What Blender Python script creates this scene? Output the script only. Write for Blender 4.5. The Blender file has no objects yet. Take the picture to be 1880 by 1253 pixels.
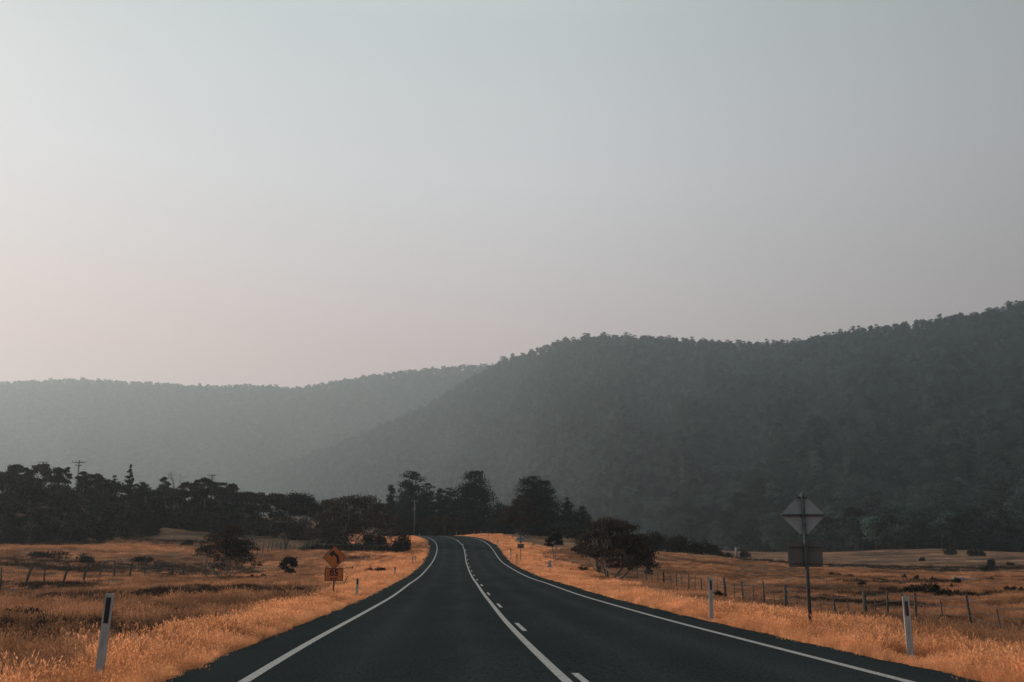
import bpy, math, random
import numpy as np
from mathutils import Vector, Matrix
PI = math.pi
S = bpy.context.scene
COL = S.collection
# ------------------------------------------------------------------ camera
F, PIT, CH = 1830.0, 0.21588, 1.35
cd = bpy.data.cameras.new("camera"); cam = bpy.data.objects.new("camera", cd); COL.objects.link(cam)
cam.location = (0, 0, CH); cam.rotation_euler = (PI/2 + PIT, 0, 0)
cd.sensor_width = 36; cd.lens = 36*F/1880; cd.clip_end = 20000; cd.clip_start = .1
S.camera = cam
# ------------------------------------------------------------------ sun and sky
SAZ, SEL = math.radians(-56), math.radians(19)
SD = Vector((math.sin(SAZ)*math.cos(SEL), math.cos(SAZ)*math.cos(SEL), math.sin(SEL)))
sl = bpy.data.lights.new("sun", 'SUN'); sl.energy = 5.0; sl.angle = math.radians(2.5); sl.color = (1, .83, .66)
so = bpy.data.objects.new("sun", sl); COL.objects.link(so); so.rotation_euler = SD.to_track_quat('Z', 'Y').to_euler(); so.location = (-50, 40, 60)
W = bpy.data.worlds.new("World"); S.world = W; W.use_nodes = True
nt = W.node_tree; N = nt.nodes; L = nt.links; N.clear()
def nd(t, **k):
    n = N.new(t)
    for a, b in k.items(): setattr(n, a, b)
    return n
tc = nd('ShaderNodeTexCoord'); sep = nd('ShaderNodeSeparateXYZ'); L.new(tc.outputs['Generated'], sep.inputs[0])
ramp = nd('ShaderNodeValToRGB'); cr = ramp.color_ramp
SKYR = [(0.0, (.645, .440, .420)), (.20, (.628, .448, .433)), (.285, (.578, .515, .512)), (.37, (.553, .550, .562)), (.50, (.458, .497, .503)), (1.0, (.70, .95, 1.02))]
while len(cr.elements) < len(SKYR): cr.elements.new(.5)
for e, (p, c) in zip(cr.elements, SKYR): e.position = p; e.color = (*c, 1)
L.new(sep.outputs['Z'], ramp.inputs[0])
dot = nd('ShaderNodeVectorMath', operation='DOT_PRODUCT'); L.new(tc.outputs['Generated'], dot.inputs[0]); dot.inputs[1].default_value = SD
mr = nd('ShaderNodeMapRange', clamp=True); L.new(dot.outputs['Value'], mr.inputs[0])
mr.inputs[1].default_value = 0; mr.inputs[2].default_value = 1.0; mr.inputs[3].default_value = 0; mr.inputs[4].default_value = 1
gr = nd('ShaderNodeValToRGB'); ge = gr.color_ramp.elements; GV = [(0, .60), (.12, .675), (.35, .935), (.6, 1.20), (.8, 1.27), (1, 1.36)]
while len(ge) < len(GV): ge.new(.5)
for e, (p, v) in zip(ge, GV): e.position = p; e.color = (v/2, v/2, v/2, 1)
L.new(mr.outputs[0], gr.inputs[0]); g2 = nd('ShaderNodeMath', operation='MULTIPLY'); L.new(gr.outputs[0], g2.inputs[0]); g2.inputs[1].default_value = 2
ns = nd('ShaderNodeTexNoise'); ns.inputs['Scale'].default_value = 1.6; ns.inputs['Detail'].default_value = 3; L.new(tc.outputs['Generated'], ns.inputs[0])
nm = nd('ShaderNodeMapRange'); L.new(ns.outputs['Fac'], nm.inputs[0]); nm.inputs[3].default_value = .95; nm.inputs[4].default_value = 1.05
mm = nd('ShaderNodeMath', operation='MULTIPLY'); L.new(g2.outputs[0], mm.inputs[0]); L.new(nm.outputs[0], mm.inputs[1])
vm = nd('ShaderNodeVectorMath', operation='SCALE'); rb = nd('ShaderNodeValToRGB'); re_ = rb.color_ramp.elements
SKYN = [(0.0, (.610, .485, .475)), (.20, (.600, .492, .482)), (.285, (.572, .530, .528)), (.37, (.553, .552, .562)), (.50, (.458, .497, .503)), (1.0, (.70, .95, 1.02))]
while len(re_) < len(SKYN): re_.new(.5)
for e, (p, c) in zip(re_, SKYN): e.position = p; e.color = (*c, 1)
L.new(sep.outputs['Z'], rb.inputs[0])
wm = nd('ShaderNodeMapRange', clamp=True); L.new(dot.outputs['Value'], wm.inputs[0]); wm.inputs[1].default_value = .40; wm.inputs[2].default_value = .85
mxs = nd('ShaderNodeMix', data_type='RGBA'); L.new(wm.outputs[0], mxs.inputs[0]); L.new(rb.outputs[0], mxs.inputs[6]); L.new(ramp.outputs[0], mxs.inputs[7])
L.new(mxs.outputs[2], vm.inputs[0]); L.new(mm.outputs[0], vm.inputs['Scale'])
sky = nd('ShaderNodeTexSky', sky_type='NISHITA', sun_disc=False, sun_elevation=SEL, sun_rotation=SAZ, dust_density=4.0)
vs = nd('ShaderNodeVectorMath', operation='SCALE'); L.new(sky.outputs[0], vs.inputs[0]); vs.inputs['Scale'].default_value = .006
va = nd('ShaderNodeVectorMath', operation='ADD'); L.new(vm.outputs[0], va.inputs[0]); L.new(vs.outputs[0], va.inputs[1])
bg = nd('ShaderNodeBackground'); L.new(va.outputs[0], bg.inputs[0]); bg.inputs[1].default_value = 1.0
wo = nd('ShaderNodeOutputWorld'); L.new(bg.outputs[0], wo.inputs[0])
S.view_settings.view_transform = 'Standard'; S.view_settings.look = 'None'; S.view_settings.exposure = 0; S.view_settings.gamma = 1
S.render.engine = 'CYCLES'
cy = S.cycles; cy.max_bounces = 6; cy.diffuse_bounces = 3; cy.glossy_bounces = 2; cy.transmission_bounces = 4; cy.transparent_max_bounces = 8; cy.volume_bounces = 1; cy.use_denoising = True; cy.denoiser = 'OPENIMAGEDENOISE'; cy.denoising_prefilter = 'NONE'; cy.denoising_input_passes = 'RGB_ALBEDO_NORMAL'; cy.sample_clamp_indirect = 3; cy.use_adaptive_sampling = False; cy.sampling_pattern = 'BLUE_NOISE'

# ------------------------------------------------------------------ helpers
def ray(px, py):
    v = 626.5 - py; y = F*math.cos(PIT) - v*math.sin(PIT)
    return (px - 940)/y, (F*math.sin(PIT) + v*math.cos(PIT))/y
def at(px, py, Y):
    a, b = ray(px, py); return a*Y, Y, CH + b*Y
def proj(x, y, z):
    c, s = math.cos(PIT), math.sin(PIT); z = z - CH; d = y*c + z*s
    return 940 + F*x/d, 626.5 - F*(-y*s + z*c)/d
def tag(o, label=None, cat=None, group=None, kind=None):
    for k, v in (('label', label), ('category', cat), ('group', group), ('kind', kind)):
        if v: o[k] = v
    return o
def empty(name, loc, label, cat, group=None, rz=0):
    o = bpy.data.objects.new(name, None); o.empty_display_size = .2; COL.objects.link(o)
    o.location = loc; o.rotation_euler = (0, 0, rz); return tag(o, label, cat, group)
def mesh_np(name, V, Fc, nside, smooth=False):
    me = bpy.data.meshes.new(name); V = np.asarray(V, np.float32); Fc = np.asarray(Fc, np.int32)
    me.vertices.add(len(V)); me.vertices.foreach_set('co', V.ravel())
    me.loops.add(Fc.size); me.loops.foreach_set('vertex_index', Fc.ravel())
    n = len(Fc); me.polygons.add(n); me.polygons.foreach_set('loop_start', np.arange(n, dtype=np.int32)*nside)
    me.polygons.foreach_set('loop_total', np.full(n, nside, np.int32))
    if smooth: me.polygons.foreach_set('use_smooth', np.ones(n, bool))
    me.update(calc_edges=True); me.validate(); return me
def obj(name, me, mat, parent=None, link=True):
    o = bpy.data.objects.new(name, me)
    if mat:
        for m in (mat if isinstance(mat, (list, tuple)) else [mat]): me.materials.append(m)
    if link: COL.objects.link(o)
    if parent: o.parent = parent
    return o
class MB:
    """collects quads/polys"""
    def __init__(s): s.v = []; s.f = []
    def box(s, c, d, M=None):
        i = len(s.v); x, y, z = d[0]/2, d[1]/2, d[2]/2
        for sx, sy, sz in ((-1,-1,-1),(1,-1,-1),(1,1,-1),(-1,1,-1),(-1,-1,1),(1,-1,1),(1,1,1),(-1,1,1)):
            p = Vector((sx*x, sy*y, sz*z))
            if M is not None: p = M @ p
            s.v.append(tuple(p + Vector(c)))
        for q in ((0,3,2,1),(4,5,6,7),(0,1,5,4),(1,2,6,5),(2,3,7,6),(3,0,4,7)): s.f.append(tuple(i + k for k in q))
    def tube(s, pts, rad, n=6, cap=True):
        pts = [Vector(p) for p in pts]; i0 = len(s.v); m = len(pts)
        up = Vector((.31, .77, .56))
        for k in range(m):
            d = (pts[min(k+1, m-1)] - pts[max(k-1, 0)])
            if d.length < 1e-7: d = Vector((0, 0, 1))
            d.normalize(); a = d.cross(up); a.normalize(); b = d.cross(a); r = rad[k] if hasattr(rad, '__len__') else rad
            for j in range(n):
                t = 2*PI*j/n; s.v.append(tuple(pts[k] + a*(r*math.cos(t)) + b*(r*math.sin(t))))
        for k in range(m-1):
            for j in range(n):
                s.f.append((i0+k*n+j, i0+k*n+(j+1) % n, i0+(k+1)*n+(j+1) % n, i0+(k+1)*n+j))
        if cap:
            s.f.append(tuple(i0+j for j in reversed(range(n)))); s.f.append(tuple(i0+(m-1)*n+j for j in range(n)))
    def prism(s, pts, y0, y1):
        """outline in x,z extruded along y"""
        i = len(s.v); n = len(pts)
        for (x, z) in pts: s.v.append((x, y0, z))
        for (x, z) in pts: s.v.append((x, y1, z))
        s.f.append(tuple(i+k for k in range(n))); s.f.append(tuple(i+n+k for k in reversed(range(n))))
        for k in range(n): s.f.append((i+(k+1) % n, i+k, i+n+k, i+n+(k+1) % n))
    def mesh(s, name, smooth=False):
        me = bpy.data.meshes.new(name); me.from_pydata(s.v, [], s.f); me.update()
        if smooth: me.polygons.foreach_set('use_smooth', [True]*len(me.polygons))
        return me
    def build(s, name, mat, parent=None, smooth=False): return obj(name, s.mesh(name, smooth), mat, parent)

# ------------------------------------------------------------------ materials
def newmat(name):
    m = bpy.data.materials.new(name); m.use_nodes = True; t = m.node_tree; t.nodes.clear(); return m, t
def noise(t, scale, detail=4, rough=.55, coord='Object', stretch=None):
    c = t.nodes.new('ShaderNodeTexCoord'); n = t.nodes.new('ShaderNodeTexNoise'); src = c.outputs[coord]
    if stretch:
        mp = t.nodes.new('ShaderNodeMapping'); mp.inputs['Scale'].default_value = stretch; t.links.new(src, mp.inputs[0]); src = mp.outputs[0]
    t.links.new(src, n.inputs[0]); n.inputs['Scale'].default_value = scale; n.inputs['Detail'].default_value = detail; n.inputs['Roughness'].default_value = rough
    return n.outputs['Fac']
def rampn(t, fac, stops):
    r = t.nodes.new('ShaderNodeValToRGB'); e = r.color_ramp.elements
    while len(e) < len(stops): e.new(.5)
    for a, (p, c) in zip(e, stops): a.position = p; a.color = (*c, 1) if len(c) == 3 else c
    t.links.new(fac, r.inputs[0]); return r.outputs[0]
def mixc(t, fac, a, b, mode='MIX'):
    m = t.nodes.new('ShaderNodeMix'); m.data_type = 'RGBA'; m.blend_type = mode
    for s, v in ((m.inputs[0], fac), (m.inputs[6], a), (m.inputs[7], b)):
        if isinstance(v, (int, float)): s.default_value = v
        elif isinstance(v, tuple): s.default_value = (*v, 1) if len(v) == 3 else v
        else: t.links.new(v, s)
    return m.outputs[2]
def finish(m, t, col, rough=.9, spec=.2, bump=None, bstr=.3, bdist=.02, metal=0):
    p = t.nodes.new('ShaderNodeBsdfPrincipled'); o = t.nodes.new('ShaderNodeOutputMaterial')
    if isinstance(col, tuple): p.inputs['Base Color'].default_value = (*col, 1)
    else: t.links.new(col, p.inputs['Base Color'])
    p.inputs['Roughness'].default_value = rough; p.inputs['Specular IOR Level'].default_value = spec; p.inputs['Metallic'].default_value = metal
    if bump is not None:
        b = t.nodes.new('ShaderNodeBump'); b.inputs['Strength'].default_value = bstr; b.inputs['Distance'].default_value = bdist
        t.links.new(bump, b.inputs['Height']); t.links.new(b.outputs[0], p.inputs['Normal'])
    t.links.new(p.outputs[0], o.inputs[0]); return m
def simple(name, c1, c2, scale=8, rough=.8, spec=.2, bstr=.3, bdist=.01, metal=0, stretch=None):
    m, t = newmat(name); n = noise(t, scale, 5, .6, stretch=stretch)
    return finish(m, t, rampn(t, n, [(.3, c1), (.7, c2)]), rough, spec, n, bstr, bdist, metal)
def leafmat(name, c1, c2, trans=.3, scale=.6, v0=.7, v1=1.3, stand=0):
    m, t = newmat(name); n = noise(t, scale, 3, .6); col = rampn(t, n, [(.35, c1), (.65, c2)])
    oi = t.nodes.new('ShaderNodeObjectInfo'); r = t.nodes.new('ShaderNodeMapRange'); t.links.new(oi.outputs['Random'], r.inputs[0])
    r.inputs[3].default_value = v0; r.inputs[4].default_value = v1
    if stand:
        sn = t.nodes.new('ShaderNodeTexNoise'); sn.inputs['Scale'].default_value = stand; sn.inputs['Detail'].default_value = 3; t.links.new(oi.outputs['Location'], sn.inputs[0])
        col = mixc(t, 1.0, col, rampn(t, sn.outputs['Fac'], [(.36, (.50, .52, .52)), (.52, (1, 1, 1)), (.66, (1.3, 1.28, 1.2))]), 'MULTIPLY')
    sc = t.nodes.new('ShaderNodeVectorMath'); sc.operation = 'SCALE'; t.links.new(col, sc.inputs[0]); t.links.new(r.outputs[0], sc.inputs['Scale'])
    d = t.nodes.new('ShaderNodeBsdfDiffuse'); tr = t.nodes.new('ShaderNodeBsdfTranslucent'); mx = t.nodes.new('ShaderNodeMixShader')
    t.links.new(sc.outputs[0], d.inputs[0]); t.links.new(sc.outputs[0], tr.inputs[0]); mx.inputs[0].default_value = trans
    t.links.new(d.outputs[0], mx.inputs[1]); t.links.new(tr.outputs[0], mx.inputs[2])
    o = t.nodes.new('ShaderNodeOutputMaterial'); t.links.new(mx.outputs[0], o.inputs[0]); return m
M = {}
M['gum_leaf'] = leafmat('gum_leaf', (.028, .025, .022), (.066, .044, .034), .18)
M['gum_leaf_dark'] = leafmat('gum_leaf_dark', (.018, .022, .021), (.030, .030, .026), .15)
M['pine_leaf'] = leafmat('pine_leaf', (.012, .017, .017), (.020, .026, .024), .10)
M['shrub_leaf'] = leafmat('shrub_leaf', (.018, .020, .019), (.035, .032, .026), .1, 2)
M['forest_leaf'] = leafmat('forest_leaf', (.028, .045, .043), (.054, .077, .070), .15, .12, .28, 1.7, .035)
M['bark_pale'] = simple('bark_pale', (.10, .09, .08), (.32, .28, .25), 3, .9, .1, .4, .02, stretch=(1, 1, .35))
M['bark_mid'] = simple('bark_mid', (.03, .03, .028), (.075, .07, .064), 3, .9, .1, .4, .02, stretch=(1, 1, .35))
M['bark_dark'] = simple('bark_dark', (.02, .02, .018), (.05, .045, .04), 5, .95, .1, .5, .02, stretch=(1, 1, .3))
M['old_wood'] = simple('old_wood', (.035, .032, .03), (.11, .095, .085), 14, .95, .1, .5, .01, stretch=(1, 1, .15))
M['log_wood'] = simple('log_wood', (.10, .09, .085), (.30, .26, .23), 4, .95, .1, .5, .02)
M['wire'] = simple('wire', (.05, .045, .04), (.12, .10, .09), 20, .6, .4, metal=.6)
M['white_plastic'] = simple('white_plastic', (.20, .205, .20), (.40, .415, .42), 5, .6, .2, .15, .002, stretch=(3, 1, .6))
M['black'] = simple('black', (.010, .011, .012), (.018, .019, .02), 20, .6, .3)
M['reflector'] = simple('reflector', (.02, .018, .018), (.045, .03, .03), 60, .3, .5)
M['sign_yellow'] = simple('sign_yellow', (.36, .105, .028), (.44, .135, .036), 5, .5, .3, .05, .001)
M['sign_back'] = simple('sign_back', (.20, .235, .25), (.28, .305, .32), 3, .7, .1, .1, .002)
M['plate_back'] = simple('plate_back', (.088, .088, .086), (.122, .12, .116), 3, .7, .1, .1, .002)
M['galv'] = simple('galv', (.035, .038, .04), (.075, .08, .085), 12, .8, .2, .1, .002, metal=.0)
M['pole_wood'] = simple('pole_wood', (.08, .075, .07), (.18, .165, .15), 6, .9, .1, .3, .01, stretch=(1, 1, .1))
M['insulator'] = simple('insulator', (.10, .10, .10), (.2, .2, .2), 9, .4, .4)
M['rock'] = simple('rock', (.03, .03, .03), (.11, .10, .095), 3, .95, .1, .8, .05)

# ------------------------------------------------------------------ the road line (a smooth bend over a crest)
KS = [-.00138,-.00167,-.00144,-.00010,.00040,.00006,-.00002,-.00015,-.00005,.00013,-.00003,-.00010,-.00006,-.00019,-.00015,.00028,.00142,.00306,.00428,.00471,.00474,.00484,.00494,.00501,.00505,.00507]
GS = [.0017,-.0018,-.0052,-.0013,-.0001,.0076,.0109,.0032,.0110,.0176,.0220,.0245,.0240,.0350,.0470,.0594,.0731,.0824,.0809,.0695,.0610,.0472,.0280,.0135,.0043,-.0004]
WL, WR, SH = 3.6155, 3.861, 1.05
s_ = np.arange(0, 290, 1.0)
K_ = np.interp(s_, np.arange(26)*8., KS); G_ = np.interp(s_, np.arange(26)*8., GS)
RTH = .085108 + np.cumsum(K_); RX = 1.2173 + np.cumsum(-np.sin(RTH)); RY = 4 + np.cumsum(np.cos(RTH)); RZ = np.cumsum(G_)
b_ = np.arange(40, 0, -1.0)
RX = np.concatenate([RX[0] + b_*math.sin(RTH[0]), RX]); RY = np.concatenate([RY[0] - b_*math.cos(RTH[0]), RY])
RZ = np.concatenate([np.zeros(40), RZ]); RTH = np.concatenate([np.full(40, RTH[0]), RTH]); NR = len(RX)
def road_at(i, off):
    """point at station index i (float), offset to the right"""
    t = np.interp(i, np.arange(NR), RTH)
    return (np.interp(i, np.arange(NR), RX) + off*math.cos(t), np.interp(i, np.arange(NR), RY) + off*math.sin(t), float(np.interp(i, np.arange(NR), RZ)))
def road_off(X, Y):
    X = np.atleast_1d(X).astype(float); Y = np.atleast_1d(Y).astype(float)
    off = np.empty(len(X)); z = np.empty(len(X)); far = np.empty(len(X))
    for a in range(0, len(X), 20000):
        x = X[a:a+20000, None]; y = Y[a:a+20000, None]
        d2 = (x-RX[None])**2 + (y-RY[None])**2; i = d2.argmin(1); r = np.arange(len(i))
        dx = X[a:a+20000]-RX[i]; dy = Y[a:a+20000]-RY[i]; c = np.cos(RTH[i]); s = np.sin(RTH[i])
        o = dx*c + dy*s; along = -dx*s + dy*c
        off[a:a+20000] = np.where(np.abs(along) > 3, np.sign(o)*np.sqrt(d2[r, i]), o)
        z[a:a+20000] = np.interp(i + np.clip(along, -1, 1), np.arange(NR), RZ)
    return off, z
def edge_dist(X, Y):
    o, z = road_off(X, Y); return np.where(o > 0, o - WR - SH, -o - WL - SH), o, z

# ------------------------------------------------------------------ the lie of the land: thin plate through surveyed heights
CP = [(0,1253,10.9),(130,1253,11),(0,1190,22),(100,1150,30),(300,1130,38),(0,1120,42),(500,1105,44),(612,1097,44),(42,1087,67),(200,1068,80),(318,1063,97),
 (443,1052,115),(571,1026,160),(400,1062,90),(530,1066,85),(680,1050,95),(0,1040,95),(0,1010,130),(150,1004,140),(150,994,160),(350,995,150),(300,985,165),(0,992,160),
 (450,1010,160),(520,1006,165),(450,975,190),(560,968,205),(650,1004,155),(700,1012,140),(730,1022,125),(710,997,175),(745,988,200),(0,935,205),(120,930,210),(230,942,215),
 (400,948,215),(-300,930,200),(-300,1000,150),(-400,1060,80),(-400,1150,35),(640,968,230),(760,978,240),(850,978,240),(450,960,300),(0,925,300),(850,975,330),
 (1864,1179,28.7),(1572,1150,42),(1435,1120,54),(1333,1100,67),(1225,1079,84),(1165,1072,100),(1120,1063,92),(1060,1052,95),(1050,1034,118),(990,1030,115),
 (1000,1006,150),(1060,1007,155),(940,990,170),(900,982,190),(960,985,215),(1060,990,230),(1210,1014,140),(1200,1040,120),(1330,1027,190),(1400,1016,340),(1400,1028,250),(1300,1018,260),
 (1690,1007,300),(1600,1013,310),(1500,1016,330),(1880,1019,300),(1700,1035,210),(1880,1043,165),(1500,1050,130),(1700,1068,105),(1700,1085,82),(1880,1100,62),(1880,1070,98),(1600,1040,190),
 (2300,1019,300),(2300,1045,150),(2300,1100,62),(2300,1250,25),(1200,1014,420),(1600,1014,420),(2000,1014,420),(900,990,420)]
P_ = np.array([at(*c) for c in CP])
# the same ground under the road
R_ = np.stack([RX[::14], RY[::14], RZ[::14]-.25], 1); P_ = np.concatenate([P_, R_])
def U(r2): return .5*r2*np.log(r2 + 1e-9)
def tps_fit(P, lam=25.):
    n = len(P); A = np.zeros((n+3, n+3)); q = P[:, :2]/100.
    A[:n, :n] = U(((q[:, None]-q[None])**2).sum(-1)) + np.eye(n)*lam*1e-4
    A[:n, n] = 1; A[:n, n+1:] = q; A[n, :n] = 1; A[n+1:, :n] = q.T
    return q, np.linalg.solve(A, np.concatenate([P[:, 2], np.zeros(3)]))
TQ, TW = tps_fit(P_)
def tps(X, Y):
    out = np.empty(len(X))
    for a in range(0, len(X), 20000):
        q = np.stack([X[a:a+20000], Y[a:a+20000]], 1)/100.
        out[a:a+20000] = U(((q[:, None]-TQ[None])**2).sum(-1)) @ TW[:-3] + TW[-3] + q @ TW[-2:]
    return out
def sst(a, b, x): t = np.clip((x-a)/(b-a), 0, 1); return t*t*(3-2*t)
def bumps(X, Y):
    return (.5*np.sin(X*.31+1.3*np.sin(Y*.17))*np.sin(Y*.27+.7+np.sin(X*.13)) + .3*np.sin(X*.73+Y*.41+1)*np.sin(Y*.61-X*.22) + .2*np.sin(X*1.7+.4)*np.sin(Y*1.3+X*.5))
def ground(X, Y):
    X = np.atleast_1d(np.asarray(X, float)); Y = np.atleast_1d(np.asarray(Y, float))
    Xc = np.clip(X, -60-Y.clip(0)*.62, 60+Y.clip(0)*.72); Yc = np.clip(Y, 8, 420)
    z = tps(Xc, Yc); far = sst(380, 700, Y); z = z*(1-far) + 4.0*far
    side = sst(150, 900, np.abs(X-Xc)); z = z*(1-side) + 3*side
    e, o, rz = edge_dist(X, Y)
    amp = .34*sst(2, 9, e)*(1-sst(350, 600, Y))
    z = z + bumps(X, Y)*amp
    t = sst(0.0, 4.5, e)
    near = rz - .05 - .15*np.clip(e, 0, 3)
    z = near*(1-t) + z*t
    return np.where(e < 0, rz - .05 - .22*sst(0, .5, -e), z)
def gz(x, y): return float(ground([x], [y])[0])
def on(px, py, Y):
    a, b = ray(px, py); return (a*Y, Y, gz(a*Y, Y))

def axis(lo, hi, c0, c1, step, g):
    mid = list(np.arange(c0, c1+1e-6, step)); a = []; s = step; x = mid[-1]
    while x < hi: s *= g; x += s; a.append(x)
    b = []; s = step; x = mid[0]
    while x > lo: s *= g; x -= s; b.append(x)
    return np.array(b[::-1] + mid + a)
def grid_mesh(name, gx, gy, fn, smooth=True):
    X, Y = np.meshgrid(gx, gy); x = X.ravel(); y = Y.ravel(); z = fn(x, y); nx = len(gx); ny = len(gy)
    i = np.arange(nx*ny).reshape(ny, nx); Fc = np.stack([i[:-1, :-1], i[:-1, 1:], i[1:, 1:], i[1:, :-1]], -1).reshape(-1, 4)
    return mesh_np(name, np.stack([x, y, z], 1), Fc, 4, smooth), x, y
gx = axis(-4300, 4300, -26, 26, .65, 1.07); gy = axis(-60, 5200, -12, 215, .9, 1.07)
gme, vx, vy = grid_mesh('ground', gx, gy, ground)
ed, _, _ = edge_dist(vx, vy)
# verge mask: the tall golden strip mown along the road (wider to the right, up to the fence)
_, o_, _ = edge_dist(vx, vy)
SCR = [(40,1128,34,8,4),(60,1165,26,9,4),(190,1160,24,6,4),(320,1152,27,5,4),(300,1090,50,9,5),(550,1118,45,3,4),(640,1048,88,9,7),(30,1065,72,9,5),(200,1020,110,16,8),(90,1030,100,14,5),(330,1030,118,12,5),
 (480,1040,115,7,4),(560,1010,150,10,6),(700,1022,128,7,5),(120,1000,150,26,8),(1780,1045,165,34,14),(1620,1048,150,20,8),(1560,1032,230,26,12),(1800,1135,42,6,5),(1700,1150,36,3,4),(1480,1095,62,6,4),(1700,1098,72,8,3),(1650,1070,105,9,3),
 (1340,1045,150,10,6),(1100,1046,104,3,3),(985,1020,118,3,5)]  # dark patches: low bush, and shade bands put into the ground colour
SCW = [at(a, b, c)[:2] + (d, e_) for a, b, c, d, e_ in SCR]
def scrub_shade_mask(X, Y):  # low bush and field shade painted as patches; strength falls off for the far patches
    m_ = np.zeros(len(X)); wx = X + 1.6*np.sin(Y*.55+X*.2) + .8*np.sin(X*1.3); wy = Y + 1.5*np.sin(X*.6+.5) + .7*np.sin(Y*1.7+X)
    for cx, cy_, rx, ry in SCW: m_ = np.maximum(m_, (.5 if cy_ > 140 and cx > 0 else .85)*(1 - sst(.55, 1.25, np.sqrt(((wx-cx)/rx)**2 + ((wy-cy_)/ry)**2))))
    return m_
def verge_mask(X, Y, e, o):
    w = np.where(o > 0, 4.6 - .6*sst(20, 60, Y) + 1.5*sst(60, 90, Y), 1.5 + .018*np.clip(Y, 0, 60) + 5*sst(58, 100, Y))
    w = w*(1 + .16*np.sin(Y*.41+X*.1) + .12*np.sin(Y*.17+2))
    return 1 - sst(w*.55, w*1.35, e)
at_ = gme.attributes.new('verge', 'FLOAT', 'POINT'); at_.data.foreach_set('value', verge_mask(vx, vy, ed, o_).astype(np.float32))
at_ = gme.attributes.new('scrub_shade', 'FLOAT', 'POINT'); at_.data.foreach_set('value', (scrub_shade_mask(vx, vy)*(1-.8*verge_mask(vx, vy, ed, o_))).astype(np.float32))
m, t = newmat('dry_paddock')
va_ = t.nodes.new('ShaderNodeAttribute'); va_.attribute_name = 'verge'
n1 = noise(t, .055, 6, .66, stretch=(1, 1.5, 0)); n2 = noise(t, .5, 6, .65); n3 = noise(t, 6., 4, .7)
base = rampn(t, n1, [(.36, (.050, .034, .026)), (.45, (.12, .066, .042)), (.55, (.22, .115, .066)), (.68, (.36, .19, .105))])
pat = rampn(t, n2, [(.34, (.45, .42, .42)), (.5, (.85, .85, .85)), (.68, (1.15, 1.12, 1.05))])
fine = rampn(t, n3, [(.3, (.62, .6, .6)), (.7, (1.2, 1.2, 1.2))])
fld = mixc(t, 1.0, mixc(t, 1.0, base, pat, 'MULTIPLY'), fine, 'MULTIPLY')
vg = mixc(t, 1.0, (.46, .235, .125), fine, 'MULTIPLY')
vb_ = t.nodes.new('ShaderNodeAttribute'); vb_.attribute_name = 'scrub_shade'
col = mixc(t, va_.outputs['Fac'], fld, vg); col = mixc(t, mixc(t, 1.0, vb_.outputs['Color'], rampn(t, n2, [(.38, (.35, .35, .35)), (.56, (1, 1, 1))]), 'MULTIPLY'), col, mixc(t, 1.0, (.060, .044, .035), fine, 'MULTIPLY'))  # patch tone, painted shade included, darkens the paddock colour
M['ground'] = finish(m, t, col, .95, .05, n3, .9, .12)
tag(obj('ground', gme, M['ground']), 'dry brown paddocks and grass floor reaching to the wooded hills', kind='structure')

# ------------------------------------------------------------------ road sheet and its painted lines
def _offs(me, offs, n):
    a = me.attributes.new('off', 'FLOAT', 'POINT'); a.data.foreach_set('value', np.tile(np.array(offs, np.float32), n)); return me
def strip(name, off_list, i0, i1, dz, step=1.0, mat=None, parent=None, rag=False):
    st = np.arange(i0, i1+1e-6, step); V = []; nn = len(off_list)
    for i in st:
        for (o, d) in off_list:
            if rag and abs(o) > 4.2: o = o + .055*math.sin(i*1.9+o)+.04*math.sin(i*4.7+2*o)+.03*math.sin(i*.6)
            x, y, z = road_at(i, o); V.append((x, y, z + d + dz))
    idx = np.arange(len(st)*nn).reshape(len(st), nn)
    Fc = np.stack([idx[:-1, :-1], idx[:-1, 1:], idx[1:, 1:], idx[1:, :-1]], -1).reshape(-1, 4)
    return obj(name, _offs(mesh_np(name, V, Fc, 4, True), [o for o, _ in off_list], len(st)), mat, parent)
m, t = newmat('asphalt')
a1 = noise(t, 90, 3, .7); a2 = noise(t, .5, 5, .6, stretch=(1, .25, 1)); a3 = noise(t, 900, 2, .6)
ca = rampn(t, a2, [(.3, (.0200, .0238, .0245)), (.7, (.0275, .0318, .0325))]); cb = rampn(t, a1, [(.3, (.62, .62, .62)), (.52, (1, 1, 1)), (.78, (1.7, 1.65, 1.6))])
oa = t.nodes.new('ShaderNodeAttribute'); oa.attribute_name = 'off'
def tmath(t, op, a, b=None):
    n_ = t.nodes.new('ShaderNodeMath'); n_.operation = op
    for s_i, v_ in ((0, a), (1, b)):
        if v_ is None: continue
        if isinstance(v_, (int, float)): n_.inputs[s_i].default_value = v_
        else: t.links.new(v_, n_.inputs[s_i])
    return n_.outputs[0]
# tyre paths: polished bands 0.75 m either side of each lane's middle
wob = tmath(t, 'MULTIPLY', noise(t, .15, 2), .5)
u_ = tmath(t, 'ABSOLUTE', tmath(t, 'SUBTRACT', tmath(t, 'ABSOLUTE', tmath(t, 'SUBTRACT', tmath(t, 'ABSOLUTE', tmath(t, 'ADD', tmath(t, 'ADD', oa.outputs['Fac'], -.12), tmath(t, 'ADD', wob, -.25))), 1.85)), .78))
trk = rampn(t, u_, [(.0, (1.16, 1.15, 1.14)), (.35, (1.0, 1.0, 1.0)), (.8, (.93, .93, .93))])
a5 = noise(t, 24, 4, .8); cg = rampn(t, a5, [(.40, (.68, .68, .68)), (.5, (1, 1, 1)), (.60, (1.4, 1.39, 1.38))])
cb = mixc(t, 1.0, mixc(t, 1.0, cb, trk, 'MULTIPLY'), cg, 'MULTIPLY')
M['asphalt'] = finish(m, t, mixc(t, 1.0, ca, cb, 'MULTIPLY'), 1.0, 0.0, a1, .8, .006)
m, t = newmat('line_paint')
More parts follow.
